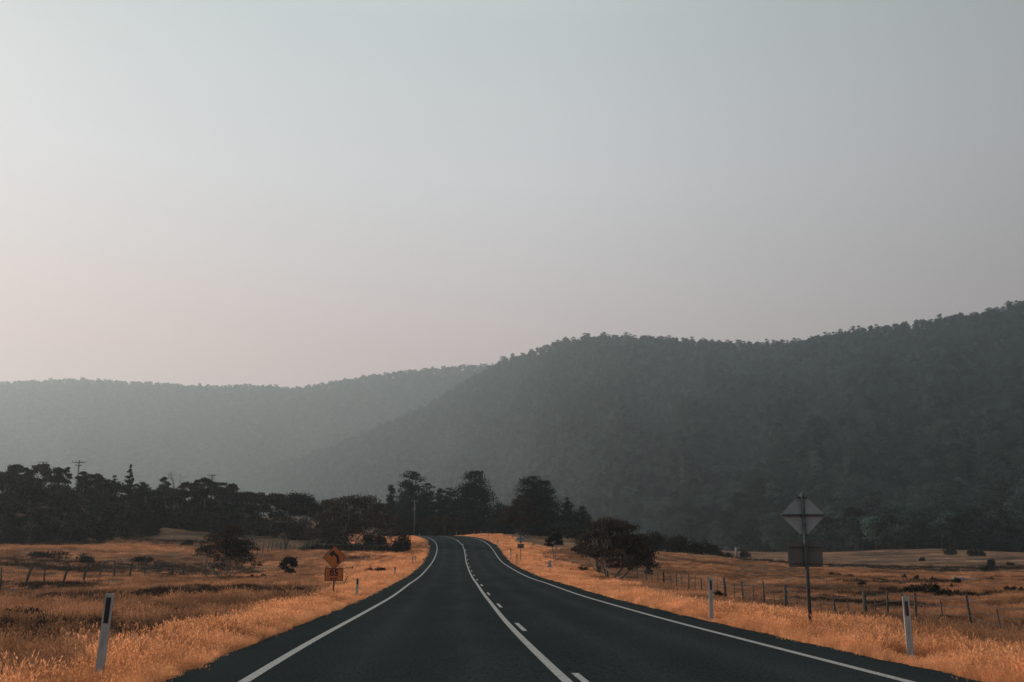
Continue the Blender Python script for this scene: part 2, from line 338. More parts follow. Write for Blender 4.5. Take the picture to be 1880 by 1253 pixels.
b1 = noise(t, 32, 5, .85); b2 = noise(t, 7, 4, .7)
cc = rampn(t, b1, [(.41, (.05, .05, .05)), (.48, (.20, .19, .185)), (.58, (.32, .305, .295))])
M['paint'] = finish(m, t, mixc(t, .35, cc, rampn(t, b2, [(.3, (.13, .125, .12)), (.6, (.33, .315, .305))])), .8, .2, b1, .3, .004)
EL, ER = -(WL+SH), WR+SH
road = strip('road', [(EL-.35, -.20), (EL-.02, -.035), (EL+.25, 0), (-WL, .0), (-WL/2, .01), (0.1, .02), (WR/2, .01), (WR, 0), (ER-.25, 0), (ER+.02, -.035), (ER+.35, -.20)], 10, NR-3, 0, .5, M['asphalt'], rag=True)
tag(road, 'dark two lane bitumen road curving left over a crest', kind='structure')
def cam_z(o):  # road crossfall height
    return float(np.interp(o, [-WL, -WL/2, .1, WR/2, WR], [0, .01, .02, .01, 0]))
def line(name, o, w, i0, i1): return strip(name, [(o-w/2, cam_z(o)), (o+w/2, cam_z(o))], i0, i1, .005, mat=M['paint'], parent=road)
line('edge_line', -WL, .13, 12, NR-4); line('edge_line', WR, .13, 12, NR-4); line('centre_line', 0, .12, 12, NR-4)
def station_of_y(Y): return float(np.interp(Y, RY[:250], np.arange(250)))
for k in range(-1, 14):
    i0 = station_of_y(20.1 + 10.4*k) if k >= 0 else station_of_y(9.8)
    strip('lane_dash', [(.155, .0195), (.245, .0185)], i0, i0+2.7, .005, step=.9, mat=M['paint'], parent=road)

# ------------------------------------------------------------------ foliage engines
def rnd_unit(rng, n):
    v = rng.normal(size=(n, 3)); return v/np.linalg.norm(v, axis=1, keepdims=True)
def leaves_mesh(name, C, size, rng, aspect=.5, droop=0., jit=.4):
    n = len(C); u = rnd_unit(rng, n)
    if droop: u[:, 2] -= droop; u /= np.linalg.norm(u, axis=1, keepdims=True)
    w = rnd_unit(rng, n); v = np.cross(u, w); v /= np.linalg.norm(v, axis=1, keepdims=True)
    s = (size*(1 + jit*(rng.random(n)*2-1)))[:, None] if np.isscalar(size) else (size*(1+jit*(rng.random(n)*2-1)))[:, None]
    V = np.stack([C-u*s/2, C+v*s*aspect/2, C+u*s/2, C-v*s*aspect/2], 1).reshape(-1, 3)
    return mesh_np(name, V, np.arange(4*n).reshape(n, 4), 4)
def clump_pts(rng, c, r, n, shell=.5, flat_bottom=.35):
    d = rnd_unit(rng, n); rad = rng.random(n)**(1/3)*(1-shell) + shell*(rng.random(n)**.25)
    d[:, 2] = np.where(d[:, 2] < -flat_bottom, -d[:, 2]*rng.random(n), d[:, 2])
    p = d*rad[:, None]*(1+.18*rng.normal(size=(n, 1)))
    return p*np.asarray(r) + np.asarray(c)
def branch(mb, a, b, r0, r1, rng, sag=.0, n=5, seg=5, wob=.06):
    a = np.array(a, float); b = np.array(b, float); Ld = np.linalg.norm(b-a); pts = []; rr = []
    w1 = rng.normal(size=3)*wob*Ld; w2 = rng.normal(size=3)*wob*.5*Ld
    for k in range(seg+1):
        t_ = k/seg; p = a*(1-t_) + b*t_ + w1*math.sin(PI*t_) + w2*math.sin(2*PI*t_)
        p[2] += sag*Ld*math.sin(PI*t_); pts.append(tuple(p)); rr.append(r0*(1-t_)+r1*t_)
    mb.tube(pts, rr, n, cap=False)
def gum_geo(h, w, seed, leaves=5000, leaf=.25, base=.38, stems=3, trunk_r=None, nclump=None, gap=.0, depth=None, lean=0., clump=.17, spread=1., low=.45, slope=0., cx=0.):
    """umbrella crowned gum: forked pale stems carrying flattened leaf clumps on a dome"""
    rng = np.random.default_rng(seed); depth = depth or w*.8; tr = trunk_r or h*.03
    nc = nclump or 34; mb = MB(); cl = []
    for k in range(nc):
        r = math.sqrt(rng.random()); ph = rng.random()*2*PI
        top = math.sqrt(max(0, 1-r**2.2))
        lay = rng.random()
        f = top*(1 - low*lay**1.6)
        z = h*(base + (1-base)*(.10 + .86*f)) - h*.06
        cr_ = w*clump*(.75+.5*rng.random())
        xx = r*math.cos(ph)*(w/2-cr_*.6); z -= slope*h*xx/(w/2)*(.5+.5*f); z = max(z, h*.08)
        cl.append((xx + cx*w + lean*h*(z/h), r*math.sin(ph)*(depth/2-cr_*.6), z, cr_))
    C = []; S_ = []
    wt = np.array([c[3]**2 for c in cl]); wt /= wt.sum()
    for c, q in zip(cl, wt):
        if rng.random() < gap: continue
        k = int(leaves*q)
        C.append(clump_pts(rng, c[:3], (c[3], c[3], c[3]*.52), k))
    C = np.concatenate(C); C[:, 2] = np.maximum(C[:, 2], h*.03)
    # stems: fork close to the ground, fan out
    forks = []
    for s in range(stems):
        ph = 2*PI*(s+.3*rng.random())/stems + .5; rr = w*(.10+.10*rng.random())*spread
        fp = np.array([math.cos(ph)*rr + lean*h*.35, math.sin(ph)*rr*.8, h*(base*.75+.22*rng.random())])
        b0 = np.array([math.cos(ph)*tr*.5, math.sin(ph)*tr*.5, -.25])
        branch(mb, b0, fp, tr*(.9 if stems > 1 else 1.3), tr*.5, rng, .02, 7, 7, .05); forks.append(fp)
    for c in cl:
        i = min(range(len(forks)), key=lambda q: np.linalg.norm(forks[q][:2]-np.array(c[:2])) + rng.random()*w*.1)
        f0 = forks[i]; branch(mb, f0, (c[0], c[1], c[2]-c[3]*.1), tr*.34, tr*.10, rng, .06, 5, 5, .07)
        for _ in range(2):
            q = np.array(c[:3]) + rng.normal(size=3)*c[3]*.5; mid = f0*.45 + np.array(c[:3])*.55
            branch(mb, mid, q, tr*.15, tr*.05, rng, .05, 4, 3, .05)
    return mb, leaves_mesh('crown', C, leaf, rng, .5, .5)
def pine_geo(h, w, seed, prof, leaves=7000, leaf=.3, bare=.06, whorls=12, clump=.34, irr=.25):
    """dark conifer: straight trunk, whorls of slightly rising boughs with tufted pads"""
    rng = np.random.default_rng(seed); mb = MB(); tr = h*.02
    mb.tube([(0, 0, -.3), (0, 0, h*.5), (w*.01, 0, h*.97)], [tr, tr*.7, tr*.15], 7)
    C = []; pads = []
    zs = np.linspace(bare, .985, whorls)
    for zi in zs:
        pr = np.interp(zi, [p[0] for p in prof], [p[1] for p in prof])*w/2
        nb = 6 if zi < .8 else 4; ph0 = rng.random()*2*PI
        for k in range(nb):
            ph = ph0 + 2*PI*k/nb + rng.normal()*.25; Lb = max(.25, pr*(1-irr*rng.random()+.08)); z = h*zi + rng.normal()*h*.030
            tip = (math.cos(ph)*Lb, math.sin(ph)*Lb, z + Lb*.16)
            branch(mb, (0, 0, z-Lb*.08), tip, tr*.28, tr*.06, rng, -.03, 4, 4, .03)
            for q in (.45, .72, .96):
                cr_ = w*clump*(.40+.5*rng.random())*(.5+.6*(1-zi))
                pads.append((tip[0]*q, tip[1]*q, z-Lb*.08+(tip[2]-z+Lb*.08)*q, cr_))
    wt = np.array([p[3]**2 for p in pads]); wt /= wt.sum()
    for p, q in zip(pads, wt): C.append(clump_pts(rng, p[:3], (p[3], p[3], p[3]*.8), max(4, int(leaves*q)), .3))
    C = np.concatenate(C); C = C[C[:, 2] < h*1.01]
    return mb, leaves_mesh('crown', C, leaf, rng, .35, -.3)
def add_tree(name, loc, geo, bark, leaf, label, cat='tree', group=None, rz=0):
    root = empty(name, loc, label, cat, group, rz); mb, cm = geo
    mb.build('trunk', M[bark], root, True); obj('crown', cm, M[leaf], root); return root
def copy_tree(o, loc, label, rz=0, sc=1., group=None, parent=None):
    c = o.copy(); COL.objects.link(c); c.parent = parent
    if parent is None:
        c.location = loc; c.rotation_euler = (0, 0, rz); c.scale = sc if hasattr(sc, '__len__') else (sc, sc, sc); c['label'] = label
        if group: c['group'] = group
    for ch in [q for q in bpy.data.objects if q.parent == o]: copy_tree(ch, None, None, parent=c)
    return c
def size_at(px, pyb, pyt, wpx, Y):
    x, y, z = on(px, pyb, Y); zt = CH + ray(px, pyt)[1]*Y; d = Y*math.cos(PIT)+(z-CH)*math.sin(PIT)
    return (x, y, z), zt - z, wpx*d/F

# ------------------------------------------------------------------ scattering helper (uncountable cover only)
def scatter(name, pts, sc, rot, idx, protos, label, cat=None):
    """point mesh whose geometry nodes set one of the given tufts on each point"""
    me = bpy.data.meshes.new(name); me.vertices.add(len(pts)); me.vertices.foreach_set('co', np.asarray(pts, np.float32).ravel())
    a = me.attributes.new('sz', 'FLOAT', 'POINT'); a.data.foreach_set('value', np.asarray(sc, np.float32))
    a = me.attributes.new('rt', 'FLOAT_VECTOR', 'POINT'); a.data.foreach_set('vector', np.asarray(rot, np.float32).ravel())
    a = me.attributes.new('ix', 'INT', 'POINT'); a.data.foreach_set('value', np.asarray(idx, np.int32))
    o = bpy.data.objects.new(name, me); COL.objects.link(o)
    pc = bpy.data.collections.new(name+'_kinds')
    for p in protos: pc.objects.link(p)
    g = bpy.data.node_groups.new(name, 'GeometryNodeTree')
    g.interface.new_socket('Geometry', in_out='INPUT', socket_type='NodeSocketGeometry'); g.interface.new_socket('Geometry', in_out='OUTPUT', socket_type='NodeSocketGeometry')
    gi = g.nodes.new('NodeGroupInput'); go = g.nodes.new('NodeGroupOutput'); ip = g.nodes.new('GeometryNodeInstanceOnPoints'); ci = g.nodes.new('GeometryNodeCollectionInfo')
    ci.inputs['Collection'].default_value = pc; ci.inputs['Separate Children'].default_value = True; ci.inputs['Reset Children'].default_value = True
    def na(nm, ty):
        n = g.nodes.new('GeometryNodeInputNamedAttribute'); n.data_type = ty; n.inputs['Name'].default_value = nm
        return [q for q in n.outputs if q.enabled and q.name == 'Attribute'][0]
    g.links.new(gi.outputs[0], ip.inputs['Points']); g.links.new(ci.outputs[0], ip.inputs['Instance']); ip.inputs['Pick Instance'].default_value = True
    g.links.new(na('ix', 'INT'), ip.inputs['Instance Index']); g.links.new(na('sz', 'FLOAT'), ip.inputs['Scale']); g.links.new(na('rt', 'FLOAT_VECTOR'), ip.inputs['Rotation'])
    g.links.new(ip.outputs[0], go.inputs[0])
    md = o.modifiers.new('set', 'NODES'); md.node_group = g
    return tag(o, label, cat, kind='stuff')

# ------------------------------------------------------------------ hills
def elev(px, py): return ray(px, py)
def hill_fn(ridge, foot, treeh):
    ra = np.array([[elev(px, py)[0], (CH + elev(px, py)[1]*Y - treeh), Y] for px, py, Y in ridge]); ra = ra[ra[:, 0].argsort()]
    fa = np.array([[elev(px, 1010)[0], Y, z] for px, Y, z in foot])
    def f(a, Y):
        Hr = np.interp(a, ra[:, 0], ra[:, 1]); Yr = np.interp(a, ra[:, 0], ra[:, 2]); Yf = np.interp(a, fa[:, 0], fa[:, 1]); zf = np.interp(a, fa[:, 0], fa[:, 2])
        t_ = (Y-Yf)/(Yr-Yf); tt = np.clip(t_, 0, 1)
        prof = .25*tt**1.6 + .75*tt**1.05
        gul = np.sin(PI*tt)**1.2*(Yr-Yf)*.022*(np.sin(a*23+Y*.0035)+.6*np.sin(a*51-Y*.006+1)+.35*np.sin(a*97+Y*.012))
        z = zf + (Hr-zf)*prof - np.abs(gul)
        z = np.where(t_ > 1, Hr - (t_-1)*(Yr-Yf)*.5, z)
        return np.where(t_ < 0, zf + t_*(Yr-Yf)*.1, z), t_
    return f, ra, fa
ridge1 = [(100,960,2900),(300,915,3000),(380,893,2600),(430,878,2500),(520,848,2400),(600,822,2350),(700,784,2320),(800,735,2400),(870,693,2350),(920,663,2350),(970,646,2150),(1020,629,1980),(1080,615,1820),(1180,615,1680),(1270,622,1590),(1360,626,1500),(1450,625,1430),(1480,619,1400),(1560,603,1330),(1640,594,1280),(1700,585,1240),(1800,568,1170),(1880,550,1120),(2000,528,1080),(2300,470,1000),(2900,440,900)]
foot1 = [(100,2100,3),(400,1800,3),(700,1250,3),(850,1080,4),(960,880,4),(1050,690,5),(1200,510,5),(1350,410,4.5),(1500,375,4.5),(1900,345,4),(2900,300,4)]
ridge2 = [(-1400,600,2600),(-600,640,3000),(-200,690,3300),(0,703,3350),(60,699,3350),(160,695,3350),(240,702,3350),(300,704,3350),(400,710,3350),(450,707,3350),(500,708,3350),(530,713,3350),(560,711,3350),(640,695,3300),(740,681,3250),(850,672,3200),(940,664,3150),(1100,655,3100),(1400,700,3100),(2600,800,3200)]
foot2 = [(-1400,1200,3),(0,1700,3),(900,1900,3),(2600,1900,3)]
h1, r1, f1 = hill_fn(ridge1, foot1, 11); h2, r2, f2 = hill_fn(ridge2, foot2, 16)
def hill_mesh(name, fn, ra, fa, na, nt_, tmax=1.35):
    a = np.linspace(ra[0, 0], ra[-1, 0], na); tt = np.linspace(-.05, tmax, nt_)
    A, T_ = np.meshgrid(a, tt); Yr = np.interp(A, ra[:, 0], ra[:, 2]); Yf = np.interp(A, fa[:, 0], fa[:, 1]); Y = Yf + T_*(Yr-Yf)
    z, _ = fn(A.ravel(), Y.ravel()); x = (A*Y).ravel()
    i = np.arange(na*nt_).reshape(nt_, na); Fc = np.stack([i[:-1, :-1], i[:-1, 1:], i[1:, 1:], i[1:, :-1]], -1).reshape(-1, 4)
    return mesh_np(name, np.stack([x, Y.ravel(), z], 1), Fc, 4, True)
m, t = newmat('hill_floor'); n = noise(t, .02, 6, .7)
M['hill'] = finish(m, t, rampn(t, n, [(.35, (.012, .017, .016)), (.65, (.022, .026, .024))]), 1, 0)
tag(obj('hill', hill_mesh('hill', h1, r1, f1, 240, 90), M['hill']), 'floor of the nearer wooded hill on the right', kind='structure')
tag(obj('hill', hill_mesh('hill', h2, r2, f2, 200, 70), M['hill']), 'floor of the far wooded ridge across the left', kind='structure')
def forest_proto(seed, h, w, n, leaf, nc=9, trunk=True, tall=.45):
    rng = np.random.default_rng(seed); C = []; mb = MB()
    for k in range(nc):
        r = math.sqrt(rng.random())*.72; ph = rng.random()*2*PI; z = h*(tall + (1-tall)*(.12+.78*rng.random()*math.sqrt(1-r*r)))
        cr_ = w*(.16+.12*rng.random()); c = (r*math.cos(ph)*w/2, r*math.sin(ph)*w/2, z)
        C.append(clump_pts(rng, c, (cr_, cr_, cr_*.75), n//nc))
        if trunk: branch(mb, (0, 0, h*tall*.7), c, .12, .05, rng, .05, 3, 3)
    # low skirt
    C.append(clump_pts(rng, (0, 0, h*.32), (w*.4, w*.4, h*.26), n//5))
    C = np.concatenate(C); lm = leaves_mesh('f', C, leaf, rng, .6, .2)
    V = [v.co[:] for v in lm.vertices]; Fc = [tuple(p.vertices) for p in lm.polygons]; nl = len(Fc)
    if trunk:
        mb.tube([(0, 0, -1), (w*.02, 0, h*tall*.5), (0, w*.02, h*tall*.75)], [.26, .2, .15], 5, cap=False)
        off = len(V); V += mb.v; Fc += [tuple(i+off for i in f) for f in mb.f]
    me = bpy.data.meshes.new('f'); me.from_pydata(V, [], Fc); me.materials.append(M['forest_leaf']); me.materials.append(M['bark_mid'])
    me.polygons.foreach_set('material_index', [0]*nl + [1]*(len(Fc)-nl)); me.update()
    bpy.data.meshes.remove(lm)
    return bpy.data.objects.new('forest_gum', me)
rg = np.random.default_rng(5)
def scatter_hill(name, fn, ra, fa, cell, protos, smin, smax, a0, a1, tmax, label, extra=None):
    # even spread over the plan, jittered
    Ymin = fa[:, 1].min(); Ymax = ra[:, 2].max()*1.05; pts = []
    xs = np.arange(a0*Ymax, a1*Ymax, cell); ys = np.arange(Ymin*.7, Ymax, cell)
    X, Y = np.meshgrid(xs, ys); X = X.ravel()+rg.uniform(-.5, .5, X.size)*cell; Y = Y.ravel()+rg.uniform(-.5, .5, Y.size)*cell
    a = X/Y; z, tt = fn(a, Y); k = (a > a0) & (a < a1) & (tt > .0) & (tt < tmax); X, Y, z = X[k], Y[k], z[k]
    if extra is not None: X = np.concatenate([X, extra[0]]); Y = np.concatenate([Y, extra[1]]); z = np.concatenate([z, extra[2]])
    k = rg.random(len(X)) < np.clip((1500/Y)**1.6, .25, 1) if cell < 9 else np.ones(len(X), bool); X, Y, z = X[k], Y[k], z[k]
    n = len(X); rot = np.stack([rg.normal(size=n)*.05, rg.normal(size=n)*.05, rg.uniform(0, 2*PI, n)], 1); ss = rg.uniform(smin, smax, n)*np.clip(Y/1500, 1, 1.5)
    print(name, n)
    return scatter(name, np.stack([X, Y, z-.3], 1), ss, rot, rg.integers(0, len(protos), n), protos, label, 'forest')
# flat wood in front of the near hill
fx = rg.uniform(40, 330, 9000); fy = rg.uniform(295, 640, 9000); fa_ = fx/fy
front = np.interp(fa_, [.10, .16, .22, .30, .36, .42, .48, .62], [560, 520, 400, 345, 305, 300, 300, 300]) + 6*np.sin(fx*.09)
ft = np.interp(fa_, f1[:, 0], f1[:, 1])
k = (fa_ > .10) & (fa_ < .66) & (fy > front) & (fy < ft+4) & (rg.random(9000) < 1.1); fx, fy = fx[k], fy[k]
fz = ground(fx, fy)
nearp = [forest_proto(20+i, 11+(2.3*i) % 5, 8.5+i % 3, 1000, .75, 12, tall=.22 if i % 3 else .4) for i in range(7)]
farp = [forest_proto(40+i, 13, 11, 300, 1.5, 8, False) for i in range(5)]
scatter_hill('forest', h1, r1, f1, 6.8, nearp, .42, 1.05, -.47, .62, 1.03, 'dense gum forest covering the nearer hill on the right', (fx, fy, fz))
scatter_hill('forest', h2, r2, f2, 11.5, farp, .6, 1.25, -.62, .12, 1.02, 'hazy gum forest covering the far ridge on the left')

# ------------------------------------------------------------------ grass
def grassmat(name, c1, c2, trans=.35):
    m, t = newmat(name); oi = t.nodes.new('ShaderNodeObjectInfo'); n = noise(t, .35, 3, .6, 'Generated')
    tcw = t.nodes.new('ShaderNodeNewGeometry'); nn = t.nodes.new('ShaderNodeTexNoise'); nn.inputs['Scale'].default_value = .055; nn.inputs['Detail'].default_value = 6; nn.inputs['Roughness'].default_value = .66
    mp = t.nodes.new('ShaderNodeMapping'); mp.inputs['Scale'].default_value = (1, 1.5, 0); t.links.new(oi.outputs['Location'], mp.inputs[0]); t.links.new(mp.outputs[0], nn.inputs[0])
    c = rampn(t, nn.outputs['Fac'], [(.35, c1), (.62, c2)])
    n9 = t.nodes.new('ShaderNodeTexNoise'); n9.inputs['Scale'].default_value = .9; n9.inputs['Detail'].default_value = 5; n9.inputs['Roughness'].default_value = .7; t.links.new(oi.outputs['Location'], n9.inputs[0])
    c = mixc(t, 1.0, c, rampn(t, n9.outputs['Fac'], [(.36, (.60, .54, .50)), (.5, (.95, .93, .92)), (.66, (1.15, 1.15, 1.15))]), 'MULTIPLY')
    r = t.nodes.new('ShaderNodeMapRange'); t.links.new(oi.outputs['Random'], r.inputs[0]); r.inputs[3].default_value = .62; r.inputs[4].default_value = 1.35
    sc = t.nodes.new('ShaderNodeVectorMath'); sc.operation = 'SCALE'; t.links.new(c, sc.inputs[0]); t.links.new(r.outputs[0], sc.inputs['Scale'])
    d = t.nodes.new('ShaderNodeBsdfDiffuse'); tr = t.nodes.new('ShaderNodeBsdfTranslucent'); mx = t.nodes.new('ShaderNodeMixShader'); mx.inputs[0].default_value = trans
    t.links.new(sc.outputs[0], d.inputs[0]); t.links.new(sc.outputs[0], tr.inputs[0]); t.links.new(d.outputs[0], mx.inputs[1]); t.links.new(tr.outputs[0], mx.inputs[2])
    o = t.nodes.new('ShaderNodeOutputMaterial'); t.links.new(mx.outputs[0], o.inputs[0]); return m
M['verge_grass'] = grassmat('verge_grass', (.66, .305, .145), (.84, .44, .235), .5)
M['field_grass'] = grassmat('field_grass', (.095, .056, .038), (.62, .305, .165), .45)
def tuft(seed, h, r, n, wd, mat, heads=.2, lean=.35, segs=3):
    rng = np.random.default_rng(seed); V = []; Fc = []
    for k in range(n):
        ph = rng.random()*2*PI; rr = r*math.sqrt(rng.random()); b = np.array([math.cos(ph)*rr, math.sin(ph)*rr, -.03])
        hh = h*(.35+.75*rng.random()**.8); l = np.array([math.cos(ph), math.sin(ph), 0])*hh*lean*rng.random()*1.3 + np.append(rng.normal(size=2)*hh*.12, 0)
        fa = rng.random()*PI; sd = np.array([math.cos(fa), math.sin(fa), 0]); i = len(V); head = rng.random() < heads
        for s in range(segs+1):
            q = s/segs; p = b + np.array([0, 0, hh*q*(1-.12*q*q)]) + l*q*q; w = wd*(1-.8*q)
            V.append(p-sd*w/2); V.append(p+sd*w/2)
        for s in range(segs): Fc.append((i+2*s, i+2*s+1, i+2*s+3, i+2*s+2))
        if head:
            tip = V[-1]; dr = (tip - V[-3]); dr = dr/np.linalg.norm(dr)
            for j in range(3):
                c = tip + dr*(.02+j*.028)*(h/.5) + rng.normal(size=3)*.006; i = len(V); ww = wd*1.15; a = np.array([math.cos(fa+j), math.sin(fa+j), 0])*ww; e = dr*.026*(h/.5)
                V += [c-e, c+a, c+e, c-a]; Fc.append((i, i+1, i+2, i+3))
    return bpy.data.objects.new('grass_tuft', (lambda me: (me.materials.append(mat), me)[1])(mesh_np('tuft', np.array(V), np.array(Fc), 4)))
def mk_grass(name, n, xr, yr, keep, protos, s0, s1, label, zoff=0, yexp=1.0):
    X = rg.uniform(xr[0], xr[1], n); Y = yr[0] + (yr[1]-yr[0])*rg.random(n)**yexp
    e, o, rz = edge_dist(X, Y); k = keep(X, Y, e, o); X, Y, e = X[k], Y[k], e[k]
    z = ground(X, Y); n = len(X); print(name, n)
    rot = np.stack([rg.normal(size=n)*.10, rg.normal(size=n)*.10, rg.uniform(0, 2*PI, n)], 1)
    sc = rg.uniform(s0, s1, n)*(.45+.55*sst(-.1, .9, e))*near_post(X, Y)*(.72 + .5*(.5+.5*np.sin(X*1.9+np.sin(Y*1.3)*1.5)*np.sin(Y*1.6+X*.7)))
    return np.stack([X, Y, z+zoff], 1), sc, rot
POSTS = [at(183, 1225, 12.7)[:2], at(655, 1095, 43)[:2], at(1672, 1203, 16.4)[:2], at(1306, 1132, 25.5)[:2], at(1488, 1147, 23.2)[:2], at(612, 1092, 46.5)[:2]]
def near_post(X, Y):
    f = np.ones(len(X))
    for i_, (a, b) in enumerate(POSTS): lo = .62 if i_ == 0 else .30; f = np.minimum(f, lo + (1-lo)*sst(.10, 1.0, np.hypot(X-a*Y/b, np.where(Y < b, (b-Y)*.22, (Y-b)*1.5))))
    return f
def cat3(L_): return [np.concatenate(q) for q in zip(*L_)]
vt = [tuft(100+i, .28+.05*i, .13, 60, .0075, M['verge_grass'], .16, .22) for i in range(4)]
vt2 = [tuft(120+i, .28+.05*i, .40, 110, .015, M['verge_grass'], .15, .25, 2) for i in range(3)]
inview = lambda X, Y: (np.abs(X)/np.maximum(Y, 1) < .62)
def vk(X, Y, e, o): return ((e > -.10) | ((e > -.45) & (rg.random(len(X)) < .10*(1+np.sin(Y*.9+o))))) & (rg.random(len(X)) < verge_mask(X, Y, e, o)**.6) & inview(X, Y)
g1 = cat3([mk_grass('v', 56000, (-13, -3.5), (8, 36), vk, vt, .55, 1.15, '', 0, 1.15), mk_grass('v', 82000, (3.5, 15), (8, 40), vk, vt, .6, 1.25, '', 0, 1.1)])
g1.append(rg.integers(0, 4, len(g1[0])))
g2 = cat3([mk_grass('v', 30000, (-18, 0), (34, 110), vk, vt2, .5, 1.0, ''), mk_grass('v', 26000, (-3, 14), (38, 110), vk, vt2, .5, 1.05, ''), mk_grass('v', 24000, (-40, 12), (105, 215), vk, vt2, .6, 1.0, '')])
g2.append(rg.integers(4, 7, len(g2[0])))
G_all = [np.concatenate(q) for q in zip(g1, g2)]
scatter('verge_grass', *G_all, vt+vt2, 'tall golden dry grass along both verges of the road', 'grass')
fk = [tuft(200+i, .30+.06*i, .20, 56, .009, M['field_grass'], .18, .28) for i in range(3)]
fk2 = [tuft(220+i, .17+.05*i, .7, 100, .030, M['field_grass'], .1, .45, 2) for i in range(3)]
def fkk(X, Y, e, o):
    pn = .5+.5*np.sin(X*.21+np.sin(Y*.16)*1.7)*np.sin(Y*.19+np.sin(X*.11)*2)
    return (e > 1.2) & (rg.random(len(X)) < (1-.75*verge_mask(X, Y, e, o))*(.25+.75*pn)*(1-.93*scrub_shade_mask(X, Y))) & inview(X, Y)
q1 = cat3([mk_grass('f', 26000, (-25, -4), (12, 48), fkk, fk, .6, 1.25, ''), mk_grass('f', 16000, (6, 27), (14, 48), fkk, fk, .6, 1.3, '')])
q1.append(rg.integers(0, 3, len(q1[0])))
q2 = cat3([mk_grass('f', 42000, (-85, -4), (46, 150), fkk, fk2, .55, 1.1, ''), mk_grass('f', 30000, (3, 80), (46, 140), fkk, fk2, .5, 1.0, '')])
q2.append(rg.integers(3, 6, len(q2[0])))
F_all = [np.concatenate(q) for q in zip(q1, q2)]
scatter('field_grass', *F_all, fk+fk2, 'patchy brown dry grass over the open paddocks', 'grass')

M['heath_shade'] = leafmat('heath_shade', (.022, .020, .018), (.085, .052, .038), .2, 1.5)  # dark tufts strengthening the painted shade patches; also the verge weeds
hk = [tuft(240+i, .20+.05*i, .4, 110, .022, M['heath_shade'], 0, .5, 2) for i in range(3)]
def hkk(X, Y, e, o): return (e > 1.2) & (rg.random(len(X)) < .6*scrub_shade_mask(X, Y)**1.5*(1-verge_mask(X, Y, e, o))) & inview(X, Y)
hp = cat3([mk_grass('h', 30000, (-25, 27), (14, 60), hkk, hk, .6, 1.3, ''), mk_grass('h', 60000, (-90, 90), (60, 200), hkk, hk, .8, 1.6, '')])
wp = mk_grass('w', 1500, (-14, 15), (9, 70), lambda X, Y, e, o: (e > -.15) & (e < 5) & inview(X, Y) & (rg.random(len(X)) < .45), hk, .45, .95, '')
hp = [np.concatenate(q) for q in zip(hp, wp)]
scatter('heath_shade', *hp, rg.integers(0, 3, len(hp[0])), hk, 'dark low tufts and weeds, deepening the shade painted in the hollows of the paddocks', 'heath_shade')

# ------------------------------------------------------------------ single trees
ht = lambda *a: size_at(*a)
def gum(px, pyb, pyt, wpx, Y, seed, label, leaf='gum_leaf', bark='bark_pale', name='gum_tree', group=None, lsize=None, **k):
    loc, h, w = size_at(px, pyb, pyt, wpx, Y); ls = lsize or max(.16, Y*.0021)
    k.setdefault('leaves', int(min(16000, 7.5*w*h/(ls*ls*.25)*.55)))
    return add_tree(name, loc, gum_geo(h, w, seed, leaf=ls, **k), bark, leaf, label, group=group)
def pine(px, pyb, pyt, wpx, Y, seed, prof, label, name='pine_tree', group=None, **k):
    loc, h, w = size_at(px, pyb, pyt, wpx, Y); ls = max(.2, Y*.0022)
    k.setdefault('leaves', int(min(18000, 11*w*h/(ls*ls*.2)*.5)))
    return add_tree(name, loc, pine_geo(h, w, seed, prof, leaf=ls, **k), 'bark_dark', 'pine_leaf', label, group=group)
# right of the road
gum(1118, 1062, 944, 158, 92, 1, 'big spreading gum with forked pale trunk on the verge right of the road', base=.12, low=.75, slope=.16, cx=.09, stems=5, nclump=105, trunk_r=.15, clump=.115, leaves=19000, lsize=.2, spread=1.3)
gum(1018, 1027, 978, 42, 122, 2, 'small round topped gum behind the little grey marker right of the road', base=.42, stems=2, nclump=16, leaf='gum_leaf_dark')
gum(1069, 1027, 1000, 46, 128, 3, 'low gum with a white trunk half hidden left of the big spreading gum', base=.35, stems=1, nclump=14)
gum(958, 996, 906, 80, 185, 4, 'brown tinged gum standing in front of the broad pine right of the crest', bark='bark_mid', base=.2, low=.7, stems=3, nclump=34)
# trees of the left paddock
gum(412, 1058, 956, 124, 92, 5, 'spreading multi stemmed gum alone in the left paddock behind the wire fence', base=.14, low=.8, slope=.12, cx=.05, stems=7, nclump=52, trunk_r=.085, clump=.13, leaves=8500, lsize=.18, spread=1.7)
gum(524, 1006, 954, 66, 165, 6, 'small umbrella shaped gum on open grass left of the big roadside gum', bark='bark_mid', base=.42, low=.7, stems=2, nclump=22, gap=.1)
gum(530, 1064, 1020, 38, 86, 7, 'little lollipop tree with thin bent stem left of the yellow sign', base=.34, stems=1, nclump=16, trunk_r=.06, clump=.22, leaf='gum_leaf_dark')
gum(648, 1010, 902, 190, 152, 8, 'very wide dark gum with many pale stems behind the yellow sign', base=.06, low=.85, slope=.06, stems=8, nclump=90, trunk_r=.16, clump=.11, leaves=17000, spread=2.2)
gum(590, 1010, 958, 52, 150, 9, 'dark low gum at the left foot of the very wide gum', base=.34, stems=4, nclump=18, leaf='gum_leaf_dark')
gum(545, 985, 904, 112, 195, 10, 'broad dark gum between the small umbrella gum and the wide one behind it', base=.06, stems=4, nclump=44, leaf='gum_leaf_dark')
gum(502, 985, 903, 60, 200, 11, 'reddish topped gum at the right end of the hillside wood', base=.25, stems=3, nclump=26)
